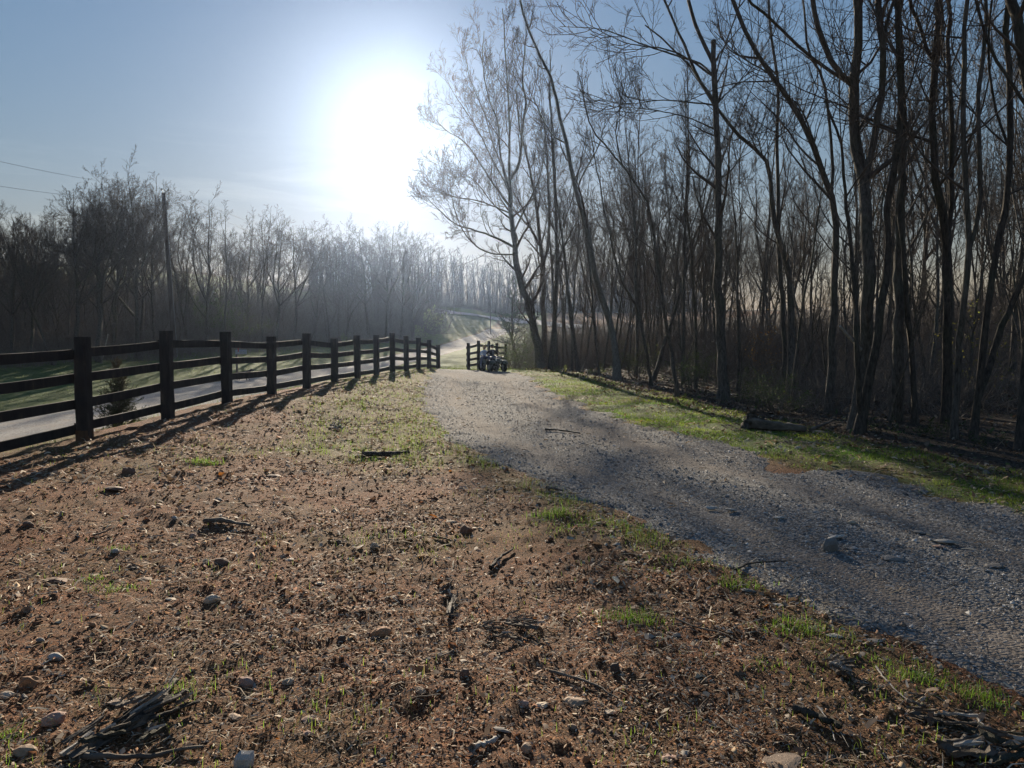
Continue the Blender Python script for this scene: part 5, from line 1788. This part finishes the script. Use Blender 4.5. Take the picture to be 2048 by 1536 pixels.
used = {}
for i, (px, py, w, colr, shp) in enumerate(ROCKS):
    g = ground_at(px, py + w * .15)
    s = w * g[1] / FPX / 2
    h, v, on = place_words(px, py)
    size = 'large' if w >= 44 else 'small' if w < 22 else ''
    lab = ' '.join(f'{size} {colr} {shp} stone on the {on} {h} {v}'.replace(' of the foreground', ' foreground').split())
    if lab in used:
        lab = ' '.join(f'{size} {colr} {shp} stone {h} {v}, {"right" if px > used[lab][0] else "left"} hand twin'.split())
    used[lab] = (px, py)
    me = RM[shp][i % 2].copy()
    c = np.ones((len(me.vertices), 4), np.float32)
    rr_ = np.random.default_rng(i)
    c[:, :3] = np.array(ROCK_COL[colr]) * rr_.uniform(.8, 1.15) * (1 + .1 * rr_.normal(size=(len(c), 1)))
    me.attributes.new('tint', 'FLOAT_COLOR', 'POINT').data.foreach_set('color', c.ravel())
    me.materials.append(M['rock'])
    o = link('rock', me)
    zz = {'flat': .38, 'upright': 1.25, 'blocky': .72, 'rounded': .68}[shp]
    if px == 1560:
        zz = .07
    o.scale = (s * 1.12, s * rr_.uniform(.7, 1.0), s * zz)
    base = float(H(g[0], g[1])) if on != 'gravel' else float(drive_z(g[0], g[1]))
    o.location = (g[0], g[1], base + s * zz * .16)
    o.rotation_euler = (rr_.normal() * .12, rr_.normal() * .12, rr_.uniform(-.6, .6))
    tag(o, lab, 'stone', 'stones strewn over the yard and driveway')


def gz(x, y):
    return float(max(H(x, y), drive_z(x, y) if drive_in(x, y) > -.3 else -9))


def stick(label, pts, w, mat, name='stick', lift=.01, parent=None, seed=0, cat='stick', taper=.5):
    P3 = [ground_at(*p) for p in pts]
    base = P3[0].copy()
    K = max(8, 4 * len(pts))
    P = resample([(p[0], p[1], 0) for p in P3], K)
    rng = np.random.default_rng(seed + 900)
    r = w * base[1] / FPX / 2
    P[1:-1, :2] += rng.normal(size=(K - 2, 2)) * r * .5
    P[:, 2] = [gz(p[0], p[1]) for p in P]
    P[:, 2] = np.convolve(np.pad(P[:, 2], 2, 'edge'), np.ones(5) / 5, 'valid') + r * .7 + lift + abs(rng.normal()) * .004
    R = r * np.linspace(1, taper, K) * (1 + .12 * rng.normal(size=K))
    V, Fq = tubes((P - base)[None], R[None], 6)
    V = V + rng.normal(size=V.shape) * r * .1
    o = link(name, mesh_np(name, V, Fq, mat), parent, None if parent else base)
    if parent is None:
        tag(o, label, cat)
    return o


for i, (lab, pts, w, m) in enumerate([
        ('long dark stick along the bottom edge at the lower left', [(170, 1530), (280, 1522), (405, 1508)], 13, 'dead_wood'),
        ('flat weathered piece of bark left of the middle of the yard', [(408, 1052), (450, 1052), (502, 1060)], 11, 'dead_wood'),
        ('short dark piece of wood where the grass strip begins', [(724, 914), (770, 914), (818, 908)], 13, 'bark_dark'),
        ('long thin stick curving below the sunlit patch, right of the foreground middle', [(1098, 1350), (1170, 1370), (1237, 1404)], 6, 'dead_wood'),
        ('dark broken branch piece in the lower right foreground', [(1590, 1432), (1630, 1446), (1682, 1472)], 20, 'bark_dark'),
        ('thick wood chunk in the foreground below the flat tan stone', [(944, 1512), (968, 1500), (994, 1488)], 16, 'pale_wood'),
        ('straight dark stick lying on the gravel edge', [(1470, 1148), (1520, 1142), (1572, 1139)], 5, 'bark_dark'),
        ('thin pale stalk pointing at the white wood lump', [(1752, 1342), (1775, 1380), (1812, 1412)], 4.5, 'pale_wood'),
        ('thin pale arched stalk over the dark broken branch', [(1634, 1424), (1655, 1450), (1670, 1490)], 4, 'pale_wood'),
        ('short dark stick in the middle of the bare soil', [(869, 1080), (888, 1084), (905, 1089)], 5, 'bark_dark'),
        ('slanting dark stick beside the weedy edge of the driveway', [(981, 1138), (1000, 1118), (1027, 1098)], 8, 'bark_dark'),
        ('small flat grey stick on the driveway edge', [(1094, 980), (1110, 984), (1126, 990)], 7, 'dead_wood'),
        ('forked grey branch crossing the lower right corner', [(1880, 1510), (1930, 1494), (1985, 1478), (2060, 1492)], 15, 'dead_wood'),
        ('upright spur of the forked branch in the lower right corner', [(1985, 1478), (1958, 1452), (1946, 1440)], 8, 'pale_wood'),
        ('curved dry vine in the foreground middle', [(868, 1330), (905, 1312), (916, 1288), (905, 1278)], 3.5, 'dead_wood'),
        ('short stick in the foreground beside the brown upright stone', [(890, 1352), (905, 1353), (922, 1354)], 5, 'dead_wood'),
        ('dead stalk lying in front of the dark shadowed soil, left', [(186, 1078), (205, 1073), (222, 1067)], 4.5, 'dead_wood'),
        ('dark twig lying across the driveway far part', [(1090, 868), (1130, 870), (1160, 876)], 4, 'bark_dark'),
        ('thin root curling on the soil at the lower right', [(1350, 1240), (1400, 1262), (1440, 1270), (1500, 1300)], 4, 'dead_wood')]):
    stick(lab, pts, w, M[m], seed=i)


def heap(name, label, cat, px, py, strips, mat, seed):
    """A heap of flat splintered strips."""
    rng = np.random.default_rng(seed)
    g = ground_at(px, py)
    t = thing(name, label, cat, (g[0], g[1], gz(g[0], g[1])))
    for i, (ax, ay, bx, by, w) in enumerate(strips):
        a, b = ground_at(ax, ay), ground_at(bx, by)
        a[2] = gz(a[0], a[1]) + .012 + .012 * i % .05; b[2] = gz(b[0], b[1]) + .02 + .01 * (i % 3)
        base = np.array(t.location)
        wv = w * a[1] / FPX
        bm = box_between(a - base, b - base, wv, wv * .22 + .006, sub=7)
        for v in bm.verts:
            v.co += Vector(rng.normal(size=3) * wv * .13)
        bm_obj('strip', bm, mat if i % 3 else M['dead_wood'], t)
        for q in range(4):                                    # slivers split off it
            u = rng.random(); e = rng.normal(size=2) * wv * .7
            c0 = a + (b - a) * u * .6 + np.array([e[0], e[1], .012 + .02 * rng.random()])
            c1 = c0 + (b - a) * rng.uniform(.25, .6) + np.array([rng.normal() * wv * .5, rng.normal() * wv * .5, rng.uniform(0, .03)])
            bm = box_between(c0 - base, c1 - base, wv * rng.uniform(.12, .3), .006 + wv * .08, sub=4)
            for v in bm.verts:
                v.co += Vector(rng.normal(size=3) * wv * .05)
            bm_obj('strip', bm, (M['dead_wood'], M['pale_wood'], mat)[q % 3], t)
    return t


heap('rotten_bark', 'heap of splintered rotten bark in the lower left corner', 'bark', 280, 1450,
     [(140, 1522, 300, 1440, 30), (200, 1490, 345, 1418, 22), (250, 1455, 372, 1405, 16), (235, 1440, 300, 1402, 10), (160, 1512, 250, 1480, 14), (300, 1452, 400, 1425, 9), (330, 1412, 352, 1372, 8), (285, 1500, 330, 1470, 12)], M['bark_dark'], 1)
heap('rotten_bark', 'pile of grey splintered wood in the lower right corner', 'bark', 1900, 1450,
     [(1822, 1436, 1900, 1462, 16), (1850, 1448, 1955, 1480, 18), (1900, 1446, 1965, 1476, 12), (1890, 1525, 1990, 1515, 26), (1960, 1500, 2050, 1520, 20), (1985, 1532, 2060, 1528, 16), (1812, 1420, 1850, 1424, 9)], M['bark_dark'], 2)
heap('dry_twigs', 'bundle of dry twigs lying in the foreground middle', 'twigs', 1020, 1270,
     [(965, 1256, 1005, 1268, 7), (1000, 1250, 1065, 1253, 5), (1010, 1262, 1075, 1274, 8), (985, 1292, 1035, 1284, 6), (960, 1276, 985, 1270, 5), (1030, 1258, 1078, 1272, 5)], M['dead_wood'], 3)
heap('root_clump', 'upright tuft of dead roots in the middle of the bare soil', 'roots', 902, 1215,
     [(902, 1238, 908, 1200, 9), (880, 1194, 905, 1186, 8), (896, 1246, 903, 1215, 7), (905, 1205, 912, 1196, 10), (898, 1190, 905, 1184, 6)], M['dead_wood'], 4)
heap('white_wood', 'lump of white crumbling wood in the lower right soil', 'wood', 1682, 1355,
     [(1664, 1340, 1690, 1337, 16), (1664, 1350, 1694, 1347, 18), (1668, 1358, 1700, 1356, 18), (1674, 1366, 1704, 1366, 16)], M['pale_wood'], 5)
for i, (px, py, lab) in enumerate(((672, 856, 'pale crumpled dead leaf clump near the fence side of the yard'),)):
    heap('dead_leaves', lab, 'leaves', px, py, [(660, 858, 675, 852, 8), (668, 860, 686, 858, 8), (664, 853, 680, 850, 6)], M['pale_wood'], 6)


# ---- grass
def blades(X, Y, Z, hgt, wid, rng, tint, lean=.5, var=.2):
    n = len(X)
    a = rng.uniform(0, 6.28, n)
    d = np.stack([np.cos(a), np.sin(a), np.zeros(n)], 1)
    s = np.stack([-np.sin(a), np.cos(a), np.zeros(n)], 1)
    b = np.stack([X, Y, Z - .005], 1)
    h = hgt[:, None]; w = wid[:, None]; le = (lean * rng.uniform(.2, 1.2, n))[:, None]
    m = b + d * h * le * .35 + np.array([0, 0, .62]) * h
    t = b + d * h * le + np.array([0, 0, 1.0]) * h * (1 - .3 * le)
    V = np.stack([b - s * w, b + s * w, m + s * w * .7, m - s * w * .7, t], 1).reshape(-1, 3)
    i = np.arange(n)[:, None] * 5
    F = np.concatenate([i + [[0, 1, 2]], i + [[0, 2, 3]], i + [[3, 2, 4]]], 0)
    c = np.asarray(tint)
    c = c[None] if c.ndim == 1 else c
    c = c * (1 + var * rng.normal(size=(n, 1))) * (1 + .06 * rng.normal(size=(n, 3)))
    return V, F, np.clip(np.repeat(c, 5, axis=0), .008, 1)


def scatter_polar(n, r0, r1, a0, a1, rng):
    r = r0 * (r1 / r0) ** rng.random(n)
    a = np.radians(rng.uniform(a0, a1, n))
    return r * np.sin(a), r * np.cos(a)


G_LIT, G_OLD = np.array([.21, .31, .045]), np.array([.24, .20, .10])
rng = np.random.default_rng(601)
x, y = scatter_polar(260000, 2.4, 42, -40, 40, rng)
pa = patch_amount(x, y)
ok = (drive_in(x, y) < .12) & (x > fence_x(y) + .1) & (woods_in(x, y) < 0) & (x < np.interp(y, _L[:, 0], _L[:, 1]) + .2)
ok &= rng.random(len(x)) < (pa ** 1.35 * .95 + .012) * (fbm(x / .25, y / .25, 44, 2) > -.05)
x, y = x[ok], y[ok]
x, y = x[:44000], y[:44000]
dry = rng.random(len(x))[:, None] < .18
far = np.clip(y / 12, .7, 1.8)
V, F, c = blades(x, y, H(x, y), rng.uniform(.025, .075, len(x)) * (1 + .5 * (patch_amount(x, y) > .6)), .0018 * far * rng.uniform(.8, 1.4, len(x)), rng, np.where(dry, G_OLD, G_LIT))
stuff(link('yard_grass', mesh_np('yard_grass', V, F, M['grass'], tint=c)), 'thin new green grass growing in patches over the bare yard', 'grass')

x, y = scatter_polar(330000, 6.5, 46, -2, 41, rng)
rx = np.interp(y, _R[:, 0], _R[:, 1])
ok = (drive_in(x, y) < .05 + .25 * fbm(x / .5, y / .5, 91, 2)) & (x > rx - .2) & (woods_in(x, y) < .25 + .6 * fbm(x / .8, y / .8, 92, 2))
ok &= rng.random(len(x)) < np.clip(.42 + 2.0 * fbm(x / 1.1, y / 1.1, 93, 3), .03, 1)
x, y = x[ok][:52000], y[ok][:52000]
tone = np.clip(.5 + 1.2 * fbm(x / .7, y / .7, 95, 2), 0, 1)[:, None]
V, F, c = blades(x, y, H(x, y), rng.uniform(.03, .07, len(x)), .002 * np.clip(y / 9, .8, 2.2) * rng.uniform(.8, 1.4, len(x)), rng, np.array([.085, .17, .022]) * (1 - tone) + np.array([.25, .32, .04]) * tone, .7)
stuff(link('lawn_grass', mesh_np('lawn_grass', V, F, M['grass'], tint=c)), 'soft green grass between the driveway and the right hand woods', 'grass')

n = 26000
y = rng.uniform(10, 125, n) ** 1.0
r = -ROAD_W - .1 - rng.uniform(0, 11, n) ** 1.0
x = road_x(y) + r
k = n // 4
k2 = n // 7
y[-k2:] = rng.uniform(41, 60, k2); x[-k2:] = np.interp(y[-k2:], [41, 60], [-4.2, -8.5]) + rng.random(k2) * 6
x[:k] = fence_x(y[:k]) - rng.uniform(.3, 5.0, k)
y[:k] = rng.uniform(6, 41, k); x[:k] = fence_x(y[:k]) - .4 - rng.random(k) ** 1.6 * 4.0
V, F, c = blades(x, y, H(x, y), rng.uniform(.05, .13, n), .004 * np.clip(y / 20, .8, 3), rng, np.array([.15, .20, .045]), .8, .3)
stuff(link('roadside_grass', mesh_np('roadside_grass', V, F, M['grass'], tint=c)), 'mown grass on the banks either side of the gravel road', 'grass')

TUFTS = [(1270, 1244, .12, 90, 'brightest grass tuft, alone in the right of the foreground'), (1110, 1036, .13, 120, 'thick grass tuft at the driveway edge, right of centre'), (1150, 1054, .08, 110, 'spread of grass just below the thick tuft at the driveway edge'),
         (408, 926, .12, 120, 'bright grass clump in the yard below the third fence post'), (1600, 1262, .11, 60, 'grass tuft among sticks at the driveway edge, lower right'), (1845, 1362, .10, 60, 'grass tuft at the gravel edge beside the white wood lump'),
         (1955, 1400, .10, 70, 'grass tuft at the right edge above the splintered wood'), (1560, 1252, .08, 40, 'thin grass tuft left of the one among sticks'), (230, 1180, .08, 50, 'spiky grass tuft on the left, beside the brown slab'), (370, 1395, .10, 16, 'few tall grass blades at the rotten bark heap'),
         (190, 1160, .06, 45, 'sunlit grass tuft left of the spiky tuft'), (1480, 1172, .09, 60, 'grass tuft at the gravel edge above the grey flat stone'), (1360, 1130, .07, 80, 'low grass along the driveway edge right of the middle'), (8, 1474, .08, 40, 'grass tuft at the left edge near the bottom'), (1530, 1340, .06, 25, 'small grass tuft on the soil left of the white wood'),
         (240, 1105, .06, 30, 'small pale grass tuft halfway up the left yard'), (1730, 1315, .06, 60, 'low grass patch between the white wood and the gravel')]
for i, (px, py, h, nb, lab) in enumerate(TUFTS):
    g = ground_at(px, py)
    rg = np.random.default_rng(700 + i)
    sp = .05 + .0005 * nb
    if 'spread' in lab or 'along' in lab or 'patch' in lab:
        sp *= 2.2
    nb = int(nb * 2.4)
    xx, yy = rg.normal(size=nb) * sp, rg.normal(size=nb) * sp * .7
    base = np.array([g[0], g[1], gz(g[0], g[1])])
    zz = np.array([gz(g[0] + a, g[1] + b) for a, b in zip(xx, yy)]) - base[2]
    V, F, c = blades(xx, yy, zz, h * .78 * rg.uniform(.35, 1.15, nb), .0016 * rg.uniform(.8, 1.5, nb) * max(1, g[1] / 6), rg, np.where(rg.random(nb)[:, None] < .12, G_OLD, np.array([.19, .32, .035])), 1.15)
    o = link('grass_tuft', mesh_np('grass_tuft', V, F, M['grass'], tint=c), None, base)
    stuff(o, lab, 'grass')
    o['group'] = 'grass tufts in the yard'


# ---- crumbs of soil, gravel, chips, straw and leaves
OCT_V = np.array([[1, 0, -.3], [-.55, .85, -.3], [-.55, -.85, -.3], [.35, .3, .75], [-.35, -.1, .85]], float)
OCT_F = np.array([[0, 1, 3], [1, 4, 3], [1, 2, 4], [2, 0, 4], [0, 3, 4]])


def pebbles(x, y, z, s, rng, cols, flat=.7, name='p'):
    n = len(x)
    V = OCT_V[None] * (1 + .30 * rng.normal(size=(n, 5, 1))).clip(.4, 1.7) + .18 * rng.normal(size=(n, 5, 3))
    V = V * s[:, None, None] * np.stack([rng.uniform(.8, 1.4, n), rng.uniform(.7, 1.1, n), np.full(n, flat) * rng.uniform(.6, 1.2, n)], 1)[:, None, :]
    a = rng.uniform(0, 6.28, n)
    ca, sa = np.cos(a)[:, None], np.sin(a)[:, None]
    V = np.stack([V[:, :, 0] * ca - V[:, :, 1] * sa, V[:, :, 0] * sa + V[:, :, 1] * ca, V[:, :, 2]], -1)
    V = V + np.stack([x, y, z + s * .25], 1)[:, None, :]
    F = (np.arange(n)[:, None, None] * 5 + OCT_F[None]).reshape(-1, 3)
    return V.reshape(-1, 3), F, np.repeat(cols, 5, axis=0)


def pick(rng, n, table):
    cols = np.array([t[1] for t in table]); w = np.array([t[0] for t in table], float)
    k = rng.choice(len(table), n, p=w / w.sum())
    return np.clip(cols[k] * (1 + .22 * rng.normal(size=(n, 1))), .01, .8)


rng = np.random.default_rng(611)
x, y = scatter_polar(130000, 2.3, 24, -38, 38, rng)
ok = (drive_in(x, y) < .25 * rng.random(len(x))) & (x > fence_x(y) + .1) & (x < np.interp(y, _L[:, 0], _L[:, 1]) + .3)
ok &= rng.random(len(x)) < np.clip(.62 + 1.5 * fbm(x / .8, y / .8, 98, 3), .12, 1)
x, y = x[ok], y[ok]
rad = np.hypot(x, y)
s = np.clip(.0019 * rad ** .62 * np.exp(rng.normal(size=len(x)) * .55), .0028, .035)
V, F, c = pebbles(x, y, H(x, y), s, rng, pick(rng, len(x), [(5, (.18, .075, .033)), (4, (.26, .12, .058)), (1.2, (.09, .045, .025)), (3, (.35, .20, .11)), (2, (.50, .36, .22)), (.7, (.32, .28, .23))]))
stuff(link('soil_crumbs', mesh_np('soil_crumbs', V, F, M['crumb'], tint=c)), 'red brown crumbs of soil and small stones covering the bare yard', 'soil')

x, y = scatter_polar(80000, 3.2, 30, -8, 42, rng)
ok = drive_in(x, y) > -.35 + .5 * rng.random(len(x))
xl_, xr_ = np.interp(y, _L[:, 0], _L[:, 1]) - .6, np.interp(y, _R[:, 0], _R[:, 1]) + .6
vv = (x - xl_) / (xr_ - xl_)
ok &= rng.random(len(x)) > .7 * np.maximum(np.exp(-((vv - .30) / .07) ** 2), np.exp(-((vv - .66) / .07) ** 2))
x, y = x[ok][:30000], y[ok][:30000]
rad = np.hypot(x, y)
s = np.clip(.0024 * rad ** .58 * np.exp(rng.normal(size=len(x)) * .42), .004, .026)
V, F, c = pebbles(x, y, drive_z(x, y), s, rng, pick(rng, len(x), [(4, (.17, .163, .15)), (4, (.26, .25, .23)), (2.5, (.37, .355, .325)), (1.3, (.50, .48, .44)), (1.6, (.22, .16, .115))]), .6)
stuff(link('drive_gravel', mesh_np('drive_gravel', V, F, M['crumb'], tint=c)), 'grey crushed stone spread over the driveway', 'gravel')


def ribbons(x, y, z, L, w, rng, cols, tilt=.25, curve=.3):
    n = len(x)
    a = rng.uniform(0, 6.28, n)
    d = np.stack([np.cos(a), np.sin(a), rng.normal(size=n) * tilt], 1)
    sd = np.stack([-np.sin(a), np.cos(a), rng.normal(size=n) * .5], 1)
    p0 = np.stack([x, y, z + .003 + np.abs(rng.normal(size=n)) * .006], 1)
    p1 = p0 + d * (L / 2)[:, None] + np.array([0, 0, 1.0]) * (L * np.abs(rng.normal(size=n)) * .08)[:, None]
    p2 = p1 + (d + sd * (rng.normal(size=n) * curve)[:, None]) * (L / 2)[:, None] - np.array([0, 0, 1.0]) * (L * .06)[:, None]
    W = w[:, None] * sd
    V = np.stack([p0 - W, p0 + W, p1 - W, p1 + W, p2 - W * .6, p2 + W * .6], 1).reshape(-1, 3)
    i = np.arange(n)[:, None] * 6
    F = np.concatenate([i + [[0, 1, 3, 2]], i + [[2, 3, 5, 4]]], 0)
    return V, F, np.repeat(cols, 6, axis=0)


x, y = scatter_polar(64000, 2.3, 34, -38, 40, rng)
di = drive_in(x, y)
ok = (x > fence_x(y) + .1) & (woods_in(x, y) < .2) & ((di < .2) | (rng.random(len(x)) < .12))
ok &= rng.random(len(x)) < np.clip(.42 + 2.2 * fbm(x / .9, y / .9, 97, 3), .04, 1)
x, y = x[ok][:25000], y[ok][:25000]
rad = np.hypot(x, y)
L = np.clip(.0085 * rad * np.exp(rng.normal(size=len(x)) * .6), .012, .16)
z = np.maximum(H(x, y), np.where(drive_in(x, y) > -.1, drive_z(x, y), -9))
V, F, c = ribbons(x, y, z, L, np.clip(.0005 * rad, .001, .006) * rng.uniform(.6, 1.6, len(x)), rng, pick(rng, len(x), [(4, (.40, .30, .19)), (3, (.26, .17, .105)), (3, (.55, .46, .33)), (1.5, (.12, .085, .06))]))
stuff(link('straw', mesh_np('straw', V, F, M['litter'], tint=c)), 'dry straw and thin twig bits scattered over the soil', 'straw')

x, y = scatter_polar(54000, 2.3, 40, -38, 42, rng)
ok = (x > fence_x(y) + .1) & (drive_in(x, y) < .1) & (woods_in(x, y) < .5)
ok &= rng.random(len(x)) < np.clip(.6 + 2.0 * fbm(x / 1.1, y / 1.1, 104, 3), .1, 1)
x, y = x[ok][:21000], y[ok][:21000]
rad = np.hypot(x, y)
L = np.clip(.0042 * rad * np.exp(rng.normal(size=len(x)) * .4), .012, .07)
V, F, c = ribbons(x, y, H(x, y), L, L * rng.uniform(.18, .34, len(x)), rng, pick(rng, len(x), [(4, (.32, .22, .14)), (3, (.20, .125, .08)), (3, (.52, .42, .30)), (.12, (.5, .2, .05))]), .35)
stuff(link('wood_chips', mesh_np('wood_chips', V, F, M['litter'], tint=c)), 'curled dead leaves and wood chips lying over the yard', 'leaf litter')

n = 18000
py_ = 9 * (60 / 9) ** rng.random(n)
xw = np.interp(py_, _W[:, 0], _W[:, 1])
x = xw - .7 + rng.random(n) ** 1.5 * (5 + py_ * .25)
y = py_
L = np.clip(.0032 * y * np.exp(rng.normal(size=n) * .3), .035, .10)
V, F, c = ribbons(x, y, H(x, y), L, L * .32, rng, pick(rng, n, [(4, (.13, .085, .055)), (3, (.17, .125, .085)), (1.0, (.26, .21, .15)), (1, (.07, .05, .035)), (1.5, (.08, .11, .035))]), .45)
stuff(link('forest_litter', mesh_np('forest_litter', V, F, M['litter'], tint=c)), 'brown dead leaves covering the floor of the right hand woods', 'leaf litter')


def fallen_twigs():
    rng = np.random.default_rng(641)
    x, y = scatter_polar(2600, 2.4, 26, -38, 40, rng)
    ok = (x > fence_x(y) + .3) & (woods_in(x, y) < .3) & ((drive_in(x, y) < .1) | (rng.random(len(x)) < .25))
    ok &= rng.random(len(x)) < np.clip(.45 + 1.6 * fbm(x / 1.3, y / 1.3, 99, 3), .05, 1)
    x, y = x[ok][:800], y[ok][:800]
    n, K = len(x), 6
    P = np.zeros((n, K, 3)); P[:, 0, 0] = x; P[:, 0, 1] = y
    a = rng.uniform(0, 6.28, n)
    L = np.clip(.03 * np.hypot(x, y) ** .8 * np.exp(rng.normal(size=n) * .45), .05, .5)
    for k in range(1, K):
        a = a + rng.normal(size=n) * .25
        P[:, k, 0] = P[:, k - 1, 0] + np.cos(a) * L / K; P[:, k, 1] = P[:, k - 1, 1] + np.sin(a) * L / K
    z = np.maximum(H(P[..., 0], P[..., 1]), np.where(drive_in(P[..., 0], P[..., 1]) > -.1, drive_z(P[..., 0], P[..., 1]), -9))
    z = .5 * z + .5 * z.mean(1, keepdims=True) + .008
    P[..., 2] = z + np.abs(rng.normal(size=(n, 1))) * .012 * np.linspace(0, 1, K)[None]
    R = (.0014 + .0022 * rng.random(n) * np.hypot(x, y) ** .5 / 2)[:, None] * np.linspace(1, .5, K)[None]
    V, Fq = tubes(P, R, 4)
    c = pick(rng, n, [(3, (.10, .075, .055)), (2, (.20, .15, .11)), (2, (.38, .31, .23))])
    o = link('fallen_twigs', mesh_np('fallen_twigs', V, Fq, M['litter'], tint=np.repeat(c, K * 4, axis=0)))
    stuff(o, 'small dead twigs strewn over the yard and the driveway edge', 'twigs')


fallen_twigs()
